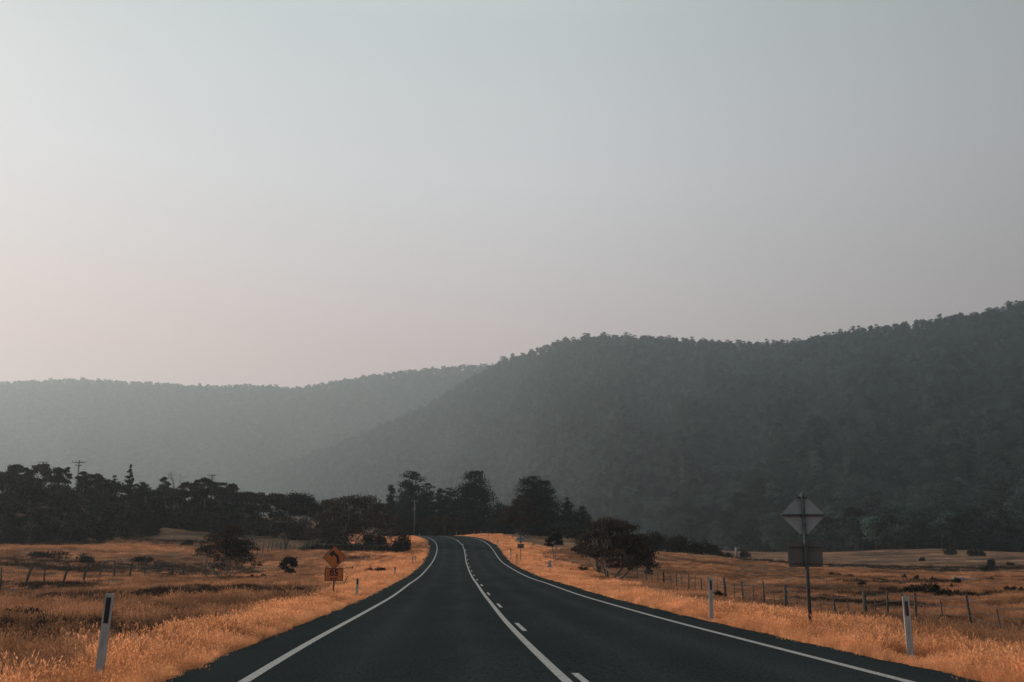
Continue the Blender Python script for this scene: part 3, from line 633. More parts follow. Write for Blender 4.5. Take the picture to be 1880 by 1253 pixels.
# hillside wood: skyline row, left to right
GW = 'gums of the hillside wood on the left'
sk = [(-30, 838, 70, 'leftmost tall gum on the skyline cut by the left edge of the photo'), (22, 846, 66, 'domed skyline gum left of the two small umbrella gums by the left edge'),
 (66, 845, 52, 'double crowned skyline gum standing left of the telegraph pole'), (101, 856, 44, 'low skyline gum just left of the telegraph pole'),
 (117, 853, 16, 'tiny umbrella gum poking up left of the telegraph pole'), (144, 860, 26, 'small umbrella gum touching the telegraph pole on its right'),
 (166, 865, 48, 'sloping gum right of the telegraph pole'), (192, 877, 46, 'lower skyline gum halfway between telegraph pole and the spiky cypress')]
for i, (px, py, w, lb) in enumerate(sk):
    gum(px, 945, py, w, 206+3*(i % 3), 30+i, lb, group=GW, base=.40 if w > 30 else .6, stems=3, nclump=22 if w > 30 else 9, leaf='gum_leaf_dark' if i % 2 else 'gum_leaf')
sk2 = [(298, 873, 30, 'open umbrella gum with gaps on the skyline left of the bare tree'), (338, 884, 42, 'flat topped skyline gum right of the bare tree'), (358, 877, 34, 'skyline gum left of the second telegraph pole'),
 (372, 873, 40, 'thin arched gum around the foot of the second telegraph pole'), (398, 880, 40, 'skyline gum just right of the second telegraph pole'), (424, 887, 44, 'rounded gum on the falling skyline right of the second telegraph pole'),
 (450, 896, 44, 'gum low on the falling skyline above the lone paddock gum'), (474, 902, 46, 'last gum of the falling skyline before the reddish topped one')]
for i, (px, py, w, lb) in enumerate(sk2):
    gum(px, 955, py, w, 208+3*(i % 3), 50+i, lb, group=GW, base=.42, stems=3, nclump=20, gap=.15 if i in (0, 3) else 0, leaf='gum_leaf' if i % 2 else 'gum_leaf_dark')
fr = [(-20, 900, 88, 'front row gum at the far left foot of the hillside wood'), (45, 880, 92, 'front row gum below the double crowned skyline gum'), (110, 888, 84, 'front row gum with pale V shaped stems below the telegraph pole'),
 (170, 893, 80, 'front row gum right of the one below the telegraph pole'), (222, 905, 70, 'front row gum standing below the spiky cypress'), (265, 890, 70, 'front row dark gum below the palm like bush'),
 (318, 896, 66, 'front row gum below the bare skyline tree'), (366, 892, 70, 'front row gum below the second telegraph pole'), (412, 900, 66, 'front row gum right behind the crown of the lone paddock gum'), (462, 908, 66, 'rightmost front row gum of the hillside wood')]
for i, (px, py, w, lb) in enumerate(fr):
    far = px > 300
    gum(px, 990 if not far else 972, py, w, (166 if not far else 186)+4*(i % 3), 70+i, lb, group=GW, base=.02, low=.9, stems=4, nclump=48, leaf='gum_leaf_dark')
md = [(0, 868, 80, 'second row gum behind the far left front row gum'), (75, 874, 84, 'second row gum between the skyline and the front row left of the telegraph pole'), (140, 880, 84, 'second row gum under the skyline right below the telegraph pole'),
 (205, 888, 70, 'second row gum left of the foot of the spiky cypress'), (250, 892, 60, 'second row gum right of the foot of the spiky cypress'), (300, 893, 62, 'second row gum under the open umbrella gum'), (345, 892, 60, 'second row gum left under the second telegraph pole'), (395, 894, 64, 'second row gum right under the second telegraph pole'), (440, 902, 60, 'second row gum near the right end of the wood')]
for i, (px, py, w, lb) in enumerate(md):
    gum(px, 965, py-7, w+16, 190+3*(i % 3), 90+i, lb, group=GW, base=.04, low=.8, stems=3, nclump=38, leaf='gum_leaf_dark')
cone = [(0, .95), (.3, .85), (.6, .55), (.85, .25), (1, .03)]
pine(232, 950, 855, 32, 198, 101, cone, 'spiky pointed cypress rising above the hillside wood', name='cypress_tree', whorls=16, clump=.16)
pine(256, 958, 886, 34, 192, 102, [(0, .9), (.6, 1), (.9, .8), (1, .3)], 'palm like bushy conifer right of the spiky cypress', name='cypress_tree', whorls=10)
pine(204, 950, 874, 24, 198, 103, cone, 'small feathery conifer top left of the spiky cypress', name='cypress_tree', whorls=10)
# pines beyond the bend
PG = 'dark pines beyond the bend of the road'
rnd = [(0, .8), (.2, 1), (.45, .92), (.6, .70), (.72, .66), (.78, .45), (.86, .50), (.94, .42), (1, .15)]
pine(716, 990, 892, 34, 215, 111, cone, 'slim pointed pine left of the tallest pair beyond the bend', group=PG)
pine(754, 992, 867, 70, 212, 112, [(0, .85), (.3, .95), (.5, .9), (.65, .72), (.8, .62), (.93, .45), (1, .2)], 'tall pine behind the pale power pole at the bend', group=PG, irr=.4)
pine(783, 992, 889, 46, 216, 113, rnd, 'pine leaning on the right side of the tall one behind the power pole', group=PG)
pine(806, 992, 898, 34, 222, 114, rnd, 'small narrow pine top between the power pole pine and the crest pine', group=PG)
pine(826, 992, 897, 44, 220, 115, rnd, 'shorter pine just left of the pine above the crest', group=PG)
pine(870, 990, 867, 88, 214, 116, [(0, .95), (.18, 1), (.4, .86), (.58, .66), (.72, .56), (.80, .62), (.84, .30), (.90, .42), (.97, .34), (1, .15)], 'tall pine with a separate rounded head above the crest of the road', group=PG, irr=.3)
pine(976, 1000, 876, 76, 200, 117, [(0, .9), (.3, 1), (.55, .95), (.75, .75), (.9, .5), (1, .3)], 'left half of the broad pine pair right of the crest', group=PG, irr=.4)
pine(1000, 1000, 884, 72, 204, 118, [(0, 1), (.3, 1), (.5, .8), (.7, .6), (.9, .3), (1, .1)], 'right half of the broad pine pair right of the crest', group=PG, irr=.4)
pine(1043, 1002, 915, 40, 198, 119, cone, 'pointed pine between the broad pair and the big spreading gum', group=PG)
pine(1070, 1004, 931, 36, 200, 120, [(0, 1), (.5, .9), (.8, .6), (1, .2)], 'low pine top just left above the big spreading gum', group=PG)
pine(920, 995, 925, 46, 226, 121, rnd, 'dark pine filling the gap right of the pine above the crest', group=PG)
# brown shrubs under the pines
SG = 'low gums under the pines at the bend'
for i, (px, py, w, lb) in enumerate([(790, 933, 44, 'brownish low gum right of the pale power pole'), (820, 942, 40, 'low gum behind the bend between two brownish ones'), (850, 946, 44, 'brownish low gum at the head of the crest'), (905, 950, 50, 'low dark gum right behind the crest'), (935, 948, 44, 'low dark gum at the left foot of the brown tinged gum')]):
    gum(px, 986, py, w, 206-3*(i % 2), 130+i, lb, bark='bark_mid', group=SG, base=.08, low=.8, stems=4, nclump=22, leaf='gum_leaf' if i < 3 else 'gum_leaf_dark')
for i, (px, pb, py, w, Y, lb) in enumerate([(735, 990, 925, 60, 214, 'dark gum between the very wide gum and the pines'), (700, 985, 920, 50, 200, 'dark gum behind the right shoulder of the very wide gum'), (600, 975, 915, 60, 212, 'dark gum showing behind the left shoulder of the very wide gum'),
        (1030, 1002, 960, 60, 190, 'low dark gum under the broad pine pair'), (1085, 1004, 958, 60, 175, 'dark gum behind the left shoulder of the big spreading gum')]):
    gum(px, pb, py, w, Y, 140+i, lb, base=.12, stems=4, nclump=26, leaf='gum_leaf_dark')
# bare tree on the skyline
def bare(loc, h, seed, label, name='dead_tree', mat='bark_pale', levels=3, lean=0, n0=5, r0=None):
    rng = np.random.default_rng(seed); mb = MB(); root = empty(name, loc, label, 'tree'); r0 = r0 or h*.022; br = MB()
    top = np.array([lean*h, 0, h*.55]); branch(mb, (0, 0, -.2), top, r0, r0*.6, rng, 0, 6, 6, .05)
    def rec(p, d, L_, r, lv):
        for _ in range(n0 if lv == levels else 3):
            q = d + rng.normal(size=3)*.55; q[2] = abs(q[2])*.8+.25; q /= np.linalg.norm(q); e = p + q*L_*(.7+.5*rng.random())
            branch(br, p, e, r, r*.45, rng, .04, 4, 4, .06)
            if lv > 1: rec(e, q, L_*.6, r*.5, lv-1)
    rec(top, np.array([0, 0, 1.]), h*.26, r0*.5, levels); rec(top*.7, np.array([.3, 0, .7]), h*.22, r0*.4, levels-1)
    mb.build('trunk', M[mat], root, True); br.build('branches', M[mat], root, True); return root
l_, h_, w_ = size_at(317, 955, 868, 30, 204); bare(l_, h_, 3, 'bare dead tree standing on the wooded skyline between two gums')
l_, h_, w_ = size_at(625, 1088, 1045, 20, 58); bare(l_, h_, 8, 'thin leafless sapling leaning right in grass between yellow sign and guide post', 'dead_sapling', 'old_wood', 2, .35, 2, .03)

# ------------------------------------------------------------------ shrubs, logs and rocks
def shrub_mesh(w, h, seed, n, leaf, lumps=6):
    rng = np.random.default_rng(seed); C = []
    for k in range(lumps):
        x = (rng.random()-.5)*w*.62; y = (rng.random()-.5)*w*.4; r = w*(.16+.13*rng.random()); hh = h*(.55+.45*rng.random())*(1-.9*(x/w)**2)
        C.append(clump_pts(rng, (x, y, hh*.45), (r, r, hh*.55), n//lumps, .4, .9))
    C = np.concatenate(C); C[:, 2] = np.abs(C[:, 2]); lm = leaves_mesh('foliage', C, leaf, rng, .55, 0)
    mb = MB()
    for k in range(5): branch(mb, (0, 0, -.08), (rng.normal()*w*.2, rng.normal()*w*.12, h*.7), .03, .01, rng, .05, 4, 3)
    return lm, mb
def shrub(px, pyb, wpx, hpx, Y, seed, label, group=None, name='shrub'):
    x, y, z = on(px, pyb, Y); k = Y*.98/F; w, h = wpx*k*1.12, hpx*k*1.35+.08; ls = max(.10, Y*.0018)
    lm, mb = shrub_mesh(w, h, seed, int(min(3500, max(250, 4.5*w*h/(ls*ls*.3)))), ls, 5+int(w/h))
    root = empty(name, (x, y, z-.03), label, 'shrub', group); obj('foliage', lm, M['shrub_leaf'], root); mb.build('stems', M['bark_dark'], root); return root
SHR = [(726, 1013, 32, 22, 134, 'pointed dark bush left of the taller one near the left verge'), (742, 1008, 26, 30, 136, 'taller dark bush beside the pointed one near the left verge'),
 (690, 1022, 90, 12, 137, 'long low dark thicket under the very wide gum'), (640, 1022, 60, 14, 140, 'low dark thicket right behind the top of the yellow sign'), (578, 1018, 50, 10, 150, 'low dark bushes under the dark low gum'),
 (500, 987, 13, 13, 180, 'round bush left of the small umbrella gum'), (730, 980, 40, 22, 186, 'brown bush on the bank left of the power pole'),
 (90, 1016, 70, 12, 118, 'long low bush in the far left paddock'), (158, 1018, 38, 14, 114, 'dark rounded bush right of the long low bush in the left paddock'), (265, 1018, 46, 9, 120, 'low bush below the hillside wood in the left paddock'),
 (345, 1000, 30, 9, 145, 'small bush left of the lone paddock gum crown'), (300, 1058, 40, 6, 98, 'flat brown bush by the left fence'),
 (462, 1061, 8, 8, 92, 'tiny dark bush right of the lone paddock gum'), (485, 1066, 13, 7, 90, 'small domed dark bush between lone gum and lollipop tree'),
 (30, 1140, 85, 22, 33, 'broad dark scrubby bush at the left edge of the near paddock'), (640, 1040, 26, 8, 100, 'small low bush behind the upper right of the yellow sign'), (690, 1056, 34, 9, 92, 'low grey bush in golden grass left of the verge bend'),
 (1068, 1044, 22, 12, 104, 'dark domed bush in golden grass left of the big gum'), (1052, 1050, 26, 6, 103, 'flat brown bush next to the dark domed one'),
 (1192, 1062, 18, 12, 110, 'round dark bush behind fence right of the big gum'), (1235, 1018, 70, 30, 160, 'tall dark thicket on the field crest right of the big gum'), (1292, 1024, 60, 24, 170, 'dark thicket falling away right of the taller one on the crest'),
 (1205, 1000, 50, 28, 165, 'dark thicket directly behind the right side of the big gum'),
 (1313, 1034, 26, 7, 175, 'low bush under the right end of the dark thicket'), (1330, 1041, 34, 9, 150, 'low spread bush in the right field below the thickets'), (1366, 1028, 26, 13, 255, 'dark bush beside the pale stump at the forest edge'),
 (1322, 1090, 24, 9, 66, 'small dark bush at the fence near the right guide post'), (1495, 1124, 34, 14, 46, 'dark ragged bush at the foot of the tall sign'),
 (1558, 1060, 18, 7, 115, 'dark small bush right of the sign plate in the right field'), (1530, 1055, 30, 4, 118, 'flat dark patch of bush right of the sign post'), (1584, 1070, 14, 8, 96, 'small bush above the fence right of the tall sign'), (1630, 1088, 34, 10, 78, 'grey bush left of the long dark mound'),
 (1735, 1003, 30, 8, 300, 'dark bush at the forest edge above the right field'), (1692, 1027, 12, 7, 230, 'small two tiered bush on the far right field'), (1745, 1021, 24, 10, 260, 'broad dark bush at the forest edge right of centre field'), (1782, 1023, 14, 12, 256, 'upright dark bush before the forest in the right field'), (1799, 1024, 20, 11, 256, 'square dark bush next to the upright one before the forest'),
 (1824, 1042, 20, 10, 176, 'rounded grey bush in the shaded far right field'), (1812, 1056, 34, 10, 148, 'pale twiggy bush below the rounded grey one'), (1855, 1037, 14, 5, 190, 'small bush near the right edge of the far field'),
 (1660, 1067, 10, 8, 112, 'left one of three small bushes in a row in the right field'), (1683, 1069, 9, 9, 110, 'middle one of three small bushes in a row in the right field'), (1713, 1071, 14, 7, 108, 'right one of three small bushes in a row in the right field'),
 (1753, 1085, 19, 9, 84, 'dark domed bush below the fallen log'), (1758, 1098, 9, 6, 72, 'tiny bush right of the long dark mound'), (1783, 1101, 20, 6, 70, 'pair of low tufts right of the tiny bush'),
 (1856, 1092, 26, 7, 78, 'low dark bush near the right edge behind the fence'), (1876, 1093, 12, 7, 77, 'dark bush cut by the right edge behind the fence'),
 (1685, 1097, 48, 15, 72, 'left part of the long dark mound behind the right guide post'), (1720, 1101, 18, 18, 70, 'round bush standing on the long dark mound'), (1736, 1105, 26, 11, 69, 'right end bush of the long dark mound')]
for i, (px, pb, w, h, Y, lb) in enumerate(SHR): shrub(px, pb, w, h, Y, 300+i, lb)
for i, (px, pb, w, h, Y, lb) in enumerate([(-25, 994, 80, 40, 156, 'dark thicket at the foot of the wood cut by the left edge'), (35, 994, 75, 34, 154, 'dark thicket under the double crowned skyline gum'), (90, 994, 60, 36, 155, 'dark thicket left below the telegraph pole'),
        (140, 993, 66, 34, 156, 'dark thicket right below the telegraph pole'), (192, 991, 64, 36, 158, 'dark thicket halfway to the foot of the spiky cypress'), (238, 988, 56, 46, 162, 'tall thicket at the foot of the spiky cypress'), (276, 984, 44, 44, 166, 'rounded tall thicket ending the front of the wood'),
        (322, 966, 48, 30, 184, 'shaded thicket under the bare skyline tree'), (362, 964, 52, 30, 184, 'shaded thicket under the second telegraph pole'), (404, 966, 50, 28, 184, 'shaded thicket behind the crown of the lone paddock gum'), (448, 970, 50, 26, 182, 'shaded thicket right behind the lone paddock gum'), (488, 974, 44, 24, 184, 'shaded thicket under the reddish topped gum'), (550, 985, 70, 30, 180, 'shaded thicket behind the small umbrella gum'), (612, 1000, 60, 30, 160, 'dark thicket at the left foot of the very wide gum'), (690, 1004, 50, 22, 150, 'dark thicket at the right foot of the very wide gum')]):
    shrub(px, pb, w, h, Y, 500+i, lb, 'dark thickets at the foot of the wood')
def log_(name, px0, px1, py, Y, r, label, mat='log_wood', seed=1):
    rng = np.random.default_rng(seed); a = on(px0, py, Y); b = on(px1, py, Y+1.5); mb = MB(); n = 8; P0 = []; R0 = []
    for k in range(n+1):
        q = k/n; x = a[0]*(1-q)+b[0]*q; y = a[1]*(1-q)+b[1]*q; P0.append((x-a[0], y-a[1]+rng.normal()*.08, gz(x, y)-a[2]+r*.8)); R0.append(r*(1-.45*q)*(1+.1*rng.normal()))
    mb.tube(P0, R0, 9)
    o = mb.build(name, M[mat], smooth=True); o.location = a; tag(o, label, 'log'); return o
log_('fallen_log', 1752, 1812, 1071, 104, .26, 'pale fallen tree trunk lying in the right field', seed=2)
shrub(1822, 1073, 34, 7, 105, 380, 'dark bush on the right end of the fallen trunk'); shrub(1757, 1073, 18, 7, 102, 381, 'dark bush on the left end of the fallen trunk')
x, y, z = on(1352, 1030, 250); mb = MB(); mb.tube([(0, 0, -.2), (.1, 0, 1.2), (.0, 0, 2.6)], [.42, .36, .28], 8); mb.tube([(0, 0, 1.7), (.8, 0, 2.6)], [.2, .12], 6)
o = mb.build('tree_stump', M['log_wood'], smooth=True); o.location = (x, y, z); tag(o, 'short pale broken stump at the edge of the forest', 'stump')

# ------------------------------------------------------------------ fences
def fence(label, pts, wires=4, hgt=1.15):
    x0, y0, _ = pts[0][:3]; z0 = gz(x0, y0); root = empty('wire_fence', (x0, y0, z0), label, 'fence'); tops = []
    for i, (x, y, r, h, lx) in enumerate(pts):
        z = gz(x, y); mb = MB(); rng = random.Random(i*7+3)
        mb.tube([(0, 0, -.25), (lx*.4, 0, h*.45), (lx, 0, h*.97), (lx, 0, h)], [r*1.05, r, r*.95, r*.7], 7)
        o = mb.build('post', M['old_wood'], root, True); o.location = (x-x0, y-y0, z-z0); tops.append((x, y, z, lx, h))
    for k in range(wires):
        q = .28 + .22*k; mb = MB(); P0 = []
        for a, b in zip(tops[:-1], tops[1:]):
            for s in range(3):
                t_ = s/3; P0.append((a[0]*(1-t_)+b[0]*t_ + a[3]*q - x0, a[1]*(1-t_)+b[1]*t_-y0, a[2]*(1-t_)+b[2]*t_ + q*hgt - .03*math.sin(PI*t_) - z0))
        b = tops[-1]; P0.append((b[0]+b[3]*q-x0, b[1]-y0, b[2]+q*hgt-z0))
        mb.tube(P0, .012, 4); mb.build('wire', M['wire'], root)
    return root
rp = []
for px, kind in [(1990,0),(1925,1),(1864,1),(1806,0),(1754,1),(1706,0),(1660,1),(1638.6,0),(1611,1),(1592,0),(1573,2),(1545.7,0),(1520.7,1),(1498,0),(1477,1),(1456,0),(1436,2),(1417,0),(1399,1),(1380.6,0),(1363,1),(1347,0),(1332.7,2),(1318,0),(1304,1),(1291,1),(1280,0),(1269,1),(1258,0),(1248,1),(1239,0),(1226,2),(1216,1),(1206,0),(1196,1),(1188,0),(1180,1),(1172,0),(1164,2),(1157,1)]:
    Y = 14.4*F*.985/(px-940)*.99; r = (.022, .045, .085)[kind]; rr = random.Random(int(px)); h = (1.05, 1.2, 1.3)[kind]
    rp.append((14.4-.012*Y, Y, r, h, rr.uniform(-.10, .05)))
fence('wire fence on grey posts running away behind the right verge', rp)
lp = []
for px in [-60,-8,42,84,117,150,185,212,240,266,293,318,339,360,382,398,414,429,443,454,465,477,488,498,507,514,522,530,538,546,553,559,565,571,576,581,586,591]:
    Y = 33*F*.985/(940-px); rr = random.Random(px); lp.append((-33, Y, .055 if rr.random() < .7 else .085, 1.45, rr.uniform(-.1, .42)))
fence('wire fence of leaning dark stakes crossing the left paddock', lp, 3)

# ------------------------------------------------------------------ guide posts
def outline_post(w, h, r=.012): return [(-w/2, -.25), (w/2, -.25), (w/2, h-r), (w/2-r, h), (-w/2+r, h), (-w/2, h-r)]
mbp = MB(); mbp.prism(outline_post(.105, .97), -.012, .012); me_gp = mbp.mesh('post')
mbr = MB(); mbr.prism([(-.026, .69), (.026, .69), (.026, .90), (-.026, .90)], -.018, -.0125); me_rf = mbr.mesh('reflector')
mbk = MB(); mbk.prism([(-.030, .66), (.030, .66), (.030, .93), (-.030, .93)], -.018, -.0125); me_rb = mbk.mesh('reflector')
def guide_post(x, y, label, black=True, rx=0, ry=0, rz=0, h=1.):
    r = empty('guide_post', (x, y, gz(x, y)), label, 'guide post', 'white guide posts beside the road'); r.rotation_euler = (rx, ry, rz); r.scale = (1, 1, h)
    a = bpy.data.objects.new('post', me_gp); COL.objects.link(a); a.parent = r
    b = bpy.data.objects.new('reflector', me_rb if black else me_rf); COL.objects.link(b); b.parent = r
    return r
me_gp.materials.append(M['white_plastic']); me_rf.materials.append(M['reflector']); me_rb.materials.append(M['black'])
def post_h(px, py, Y, top):
    x, y = at_px(px, py, Y); return max(.75, min(1.4, (CH + ray(px, top)[1]*Y - gz(x, y))/.97))
def at_px(px, py, Y): a, b = ray(px, py); return a*Y, Y
GT = [1090, 1062, 1041, 1023, 1021, 1000, 987, 985, 1095, 1060, 1018, 1005, 990, 981, 976, 976, 976]
gpl = [(183, 1215, 12.7, True, .05, 'nearest left guide post, white with a black panel in tall grass at the lower left'),
 (655, 1095, 43, True, .02, 'white guide post right of the yellow speed sign'), (725, 1059, 74, True, 0, 'thin guide post on the left verge halfway to the bend'),
 (757.5, 1040, 104, True, 0, 'left of two guide posts close together on the left verge'), (762.5, 1037, 112, True, 0, 'right of two guide posts close together on the left verge'),
 (781, 1012, 138, True, 0, 'guide post near the tip of the left verge in the bend'), (784.5, 1004, 150, False, 0, 'pale thin guide post at the very tip of the left verge'), (770, 991, 186, False, 0, 'far guide post left of the tip of the left verge')]
for px, py, Y, bk, ry, lb in gpl:
    x, y = at_px(px, py, Y); guide_post(x, y, lb, bk, ry=ry, h=post_h(px, py, Y, GT.pop(0)))
gpr = [(1672, 1200, 16.4, False, -.01, 'nearest right guide post, weathered white with a grey panel in golden grass'), (1306, 1132, 25.5, False, .02, 'second right guide post standing left of the tall sign'),
 (949, 1030, 101, True, 0, 'small guide post just left of the distant grey sign'), (938, 1018, 116, True, 0, 'small guide post on the right verge below the crest'), (914, 1002, 141, True, 0, 'small guide post on the right verge of the bend'),
 (897, 990, 158, True, 0, 'tiny guide post right end of the row on the crest'), (883, 984, 172, False, 0, 'tiny pale guide post second from the right on the crest'), (870, 984, 180, False, 0, 'tiny pale guide post in the middle of the crest'), (837.5, 984, 197, False, 0, 'tiny pale guide post left end of the row on the crest')]
for px, py, Y, bk, ry, lb in gpr:
    x, y = at_px(px, py, Y); guide_post(x, y, lb, bk, ry=ry, h=post_h(px, py, Y, GT.pop(0)))

# ------------------------------------------------------------------ signs
def rsq(hw, hh, r, n=5):
    p = []
    for cx, cz, a0 in ((hw-r, hh-r, 0), (-hw+r, hh-r, 90), (-hw+r, -hh+r, 180), (hw-r, -hh+r, 270)):
        for k in range(n+1):
            a = math.radians(a0+90*k/n); p.append((cx+r*math.cos(a), cz+r*math.sin(a)))
    return p
def rot45(p): c = math.sqrt(.5); return [(c*(x-z), c*(x+z)) for x, z in p]
def text_mesh(body, size, mat, parent, loc, name, bold=.0):
    cu = bpy.data.curves.new(name, 'FONT'); cu.body = body; cu.size = size; cu.align_x = 'CENTER'; cu.align_y = 'CENTER'; cu.extrude = .0012; cu.offset = bold; cu.resolution_u = 4
    tmp = bpy.data.objects.new('tmp', cu); COL.objects.link(tmp); dg = bpy.context.evaluated_depsgraph_get(); dg.update()
    me = bpy.data.meshes.new_from_object(tmp.evaluated_get(dg)); bpy.data.objects.remove(tmp); me.name = name
    me.materials.clear(); me.materials.append(mat); o = bpy.data.objects.new(name, me); COL.objects.link(o); o.parent = parent; o.location = loc; o.rotation_euler = (PI/2, 0, 0); return o
def ring(mb, outer, inner, y0, y1):
    i = len(mb.v); n = len(outer)
    for y in (y0, y1):
        for p in (outer, inner):
            for x, z in p: mb.v.append((x, y, z))
    for k in range(n):
        q = (k+1) % n
        mb.f.append((i+k, i+q, i+n+q, i+n+k)); mb.f.append((i+2*n+q, i+2*n+k, i+3*n+k, i+3*n+q))
        mb.f.append((i+q, i+k, i+2*n+k, i+2*n+q)); mb.f.append((i+n+k, i+n+q, i+3*n+q, i+3*n+k))
# yellow curve warning on the left
Ys = 46.5; x, y, z = on(612, 1092, Ys); kk = Ys*.98/F
root = empty('curve_warning_sign', (x, y, z), 'yellow diamond warning sign with black left bend arrow above an 85 speed plate', 'road sign')
zt = CH + ray(613, 1003)[1]*Ys - z; zc = CH + ray(613, 1023.5)[1]*Ys - z; zp = CH + ray(612, 1055)[1]*Ys - z
mb = MB(); mb.tube([(0, 0, -.3), (0, 0, zt-.12)], .03, 10); mb.build('post', M['galv'], root, True)
hw = .385; b = MB(); b.prism([(px_, pz+zc) for px_, pz in rot45(rsq(hw, hw, .05))], -.036, -.032); dp = b.build('diamond_plate', M['sign_yellow'], root)
b = MB(); ring(b, [(a, c+zc) for a, c in rot45(rsq(hw-.008, hw-.008, .045))], [(a, c+zc) for a, c in rot45(rsq(hw-.032, hw-.032, .03))], -.0385, -.037); b.build('border', M['black'], dp)
cl = [(.16, -.27), (.165, -.10), (.13, .02), (.045, .115), (-.05, .17)]; wd = .062
L1 = []; R1 = []
for k, (cx, cz) in enumerate(cl):
    a = Vector(cl[max(k-1, 0)]); c = Vector(cl[min(k+1, len(cl)-1)]); d = (c-a).normalized(); nrm = Vector((-d.y, d.x)); L1.append((cx+nrm.x*wd, cz+nrm.y*wd)); R1.append((cx-nrm.x*wd, cz-nrm.y*wd))
b = MB()
for k in range(len(cl)-1): b.prism([(p_[0], p_[1]+zc) for p_ in (L1[k], L1[k+1], R1[k+1], R1[k])], -.0395, -.0372)
b.prism([(-.27, .155+zc), (-.055, .315+zc), (-.005, .215+zc), (-.02, .14+zc), (-.10, .02+zc)][::-1], -.0396, -.0373); b.build('bend_arrow', M['black'], dp)
pw, ph = 34*kk/2, 23.5*kk/2; b = MB(); b.prism([(a, c+zp) for a, c in rsq(pw, ph, .04)], -.036, -.032); sp = b.build('speed_plate', M['sign_yellow'], root)
b = MB(); ring(b, [(a, c+zp) for a, c in rsq(pw-.008, ph-.008, .035)], [(a, c+zp) for a, c in rsq(pw-.032, ph-.032, .02)], -.0385, -.037); b.build('border', M['black'], sp)
text_mesh('85', .40, M['black'], sp, (0, -.038, zp+.07), 'speed_number', .012)
text_mesh('km/h', .15, M['black'], sp, (0, -.038, zp-.185), 'speed_unit', .004)
# sign seen from behind, right
def back_sign(px, pyb, Y, pyt, dc, dhw, pc, pw, ph, label, big=True, rz=0.):
    x, y, z = on(px, pyb, Y); root = empty('curve_warning_sign', (x, y, z), label, 'road sign', rz=rz)
    f = lambda py: CH + ray(px, py)[1]*Y - z
    pr = .042 if big else .035; mb = MB(); mb.tube([(0, 0, -.3), (0, 0, f(pyt))], pr, 10); mb.build('post', M['galv'], root, True)
    zc = f(dc); hw = dhw/math.sqrt(2); b = MB(); b.prism([(a, c+zc) for a, c in rot45(rsq(hw, hw, .05))], pr+.026, pr+.03); dp = b.build('diamond_plate', M['sign_back'], root)
    for dz, w in ((0, dhw*1.88), (dhw*.78, dhw*.52), (-dhw*.86, dhw*.34)):
        b = MB(); b.box((0, pr+.010, zc+dz), (w, .03, .042 if dz == 0 else .032)); b.build('brace', M['galv'], dp)
    zp = f(pc); b = MB(); b.prism([(a, c+zp) for a, c in rsq(pw/2, ph/2, .035)], pr+.026, pr+.03); sp = b.build('speed_plate', M['plate_back'], root)
    for dz in (ph*.32, -ph*.32): b = MB(); b.box((0, pr+.010, zp+dz), (pw*.9, .03, .035)); b.build('brace', M['plate_back'], sp)
    for zz in (zc, zc+dhw*.78, zp+ph*.32, zp-ph*.32):
        b = MB(); b.box((0, -pr-.004, zz), (.07, .012, .03)); b.build('clamp', M['galv'], root)
    return root
k23 = 23.2*.975/F
back_sign(1488, 1147, 23.2, 905, 946, 42*k23, 1018, 64*k23, 46*k23, 'large grey backed diamond sign with plate below on a tall post at the right verge')
k11 = 114*.98/F
back_sign(956, 1026, 114, 981, 989.5, 8.5*k11, 1003, 12*k11, 8*k11, 'small distant grey backed diamond sign on the right verge near the crest', False)
# little marker on the right verge
x, y = at_px(1009.5, 1053, 79); z = gz(x, y); root = empty('verge_marker', (x, y, z), 'small grey bell shaped marker plate on a thin stake right of the road', 'marker')
mb = MB(); mb.tube([(0, 0, -.2), (0, 0, 1.25)], .02, 8); mb.build('stake', M['galv'], root, True)
mb = MB(); mb.prism([(-.22, .74), (.22, .74), (.20, .84), (.12, .90), (.12, 1.16), (.07, 1.24), (-.07, 1.24), (-.12, 1.16), (-.12, .90), (-.20, .84)], -.035, -.022); mb.build('marker_plate', M['sign_back'], root)

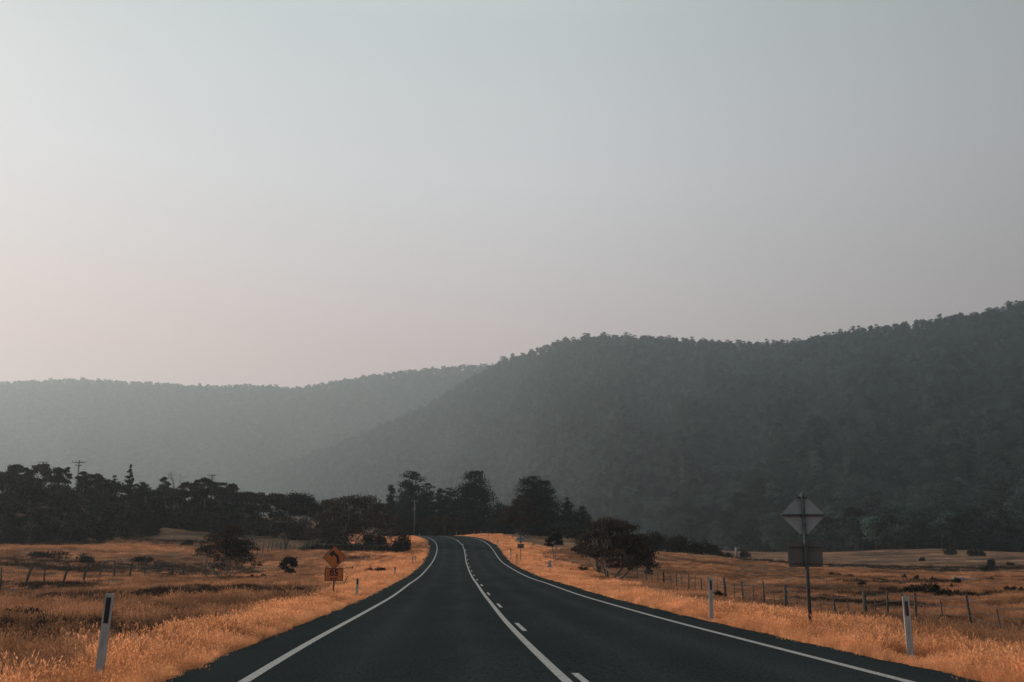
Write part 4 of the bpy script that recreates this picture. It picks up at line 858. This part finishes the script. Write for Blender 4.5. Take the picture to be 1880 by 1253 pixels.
# ------------------------------------------------------------------ telegraph poles and wires
def pole(px, pyb, pyt, Y, arms, label, r=.15, rz=0., mat='pole_wood'):
    x, y, z = on(px, pyb, Y); zt = CH + ray(px, pyt)[1]*Y - z; root = empty('power_pole', (x, y, z), label, 'power pole', rz=rz)
    mb = MB(); mb.tube([(0, 0, -.5), (0, 0, zt)], [r*1.15, r*.8], 9); mb.build('pole', M[mat], root, True); ends = []
    for dz, w in arms:
        b = MB(); b.box((0, -r-.05, zt-dz), (w, .12, .16)); arm = b.build('crossarm', M[mat], root)
        for q in ((-.46, .46) if w < 1.6 else (-.46, -.2, .2, .46)):
            b = MB(); b.tube([(q*w, -r-.05, zt-dz+.08), (q*w, -r-.05, zt-dz+.38)], [.05, .07], 6); b.build('insulator', M['insulator'], arm); ends.append(Vector((x+q*w*math.cos(rz), y-r-.05+q*w*math.sin(rz), z+zt-dz+.38)))
    return ends
pA = pole(136, 950, 845, 222, [(.55, 2.9), (1.25, 1.4)], 'telegraph pole with two crossarms above the hillside wood', .17)
pB = pole(70, 950, 847, 300, [(.35, 2.8)], 'faint telegraph pole whose crossarm shows behind the skyline gums at left', .13)
pC = pole(384, 960, 871, 225, [(.35, 1.9), (1.1, 1.2)], 'second telegraph pole rising behind the middle of the hillside wood', .15)
pD = pole(760, 992, 918, 196, [(.3, 1.2), (1.9, .5)], 'pale slender power pole standing before the pines at the bend', .12)
def span(a, b, sag, label):
    a = Vector(a); b = Vector(b); P0 = []
    for k in range(17):
        q = k/16; p = a.lerp(b, q); p.z -= 4*sag*q*(1-q); P0.append(tuple(p-a))
    mb = MB(); mb.tube(P0, .012, 4); o = mb.build('power_line', M['wire']); o.location = a; tag(o, label, 'cable', 'power lines between the telegraph poles')
span(pB[3], pA[0], 1.2, 'left cable running from the faint pole to the first telegraph pole'); span(pA[3], pC[0], 2.2, 'sagging cable between the two telegraph poles of the wood')

# ------------------------------------------------------------------ haze
hb = MB(); hb.box((0, 2350, 372), (9000, 5300, 780)); hz = hb.build('haze', None)
m = bpy.data.materials.new('haze_air'); m.use_nodes = True; t = m.node_tree; t.nodes.clear()
pv = t.nodes.new('ShaderNodeVolumePrincipled'); pv.inputs['Density'].default_value = .00026; pv.inputs['Color'].default_value = (.485, .560, .610, 1); pv.inputs['Anisotropy'].default_value = .45
oo = t.nodes.new('ShaderNodeOutputMaterial'); t.links.new(pv.outputs[0], oo.inputs['Volume']); hz.data.materials.append(m)
tag(hz, 'thin pale smoke haze filling the valley', kind='stuff')
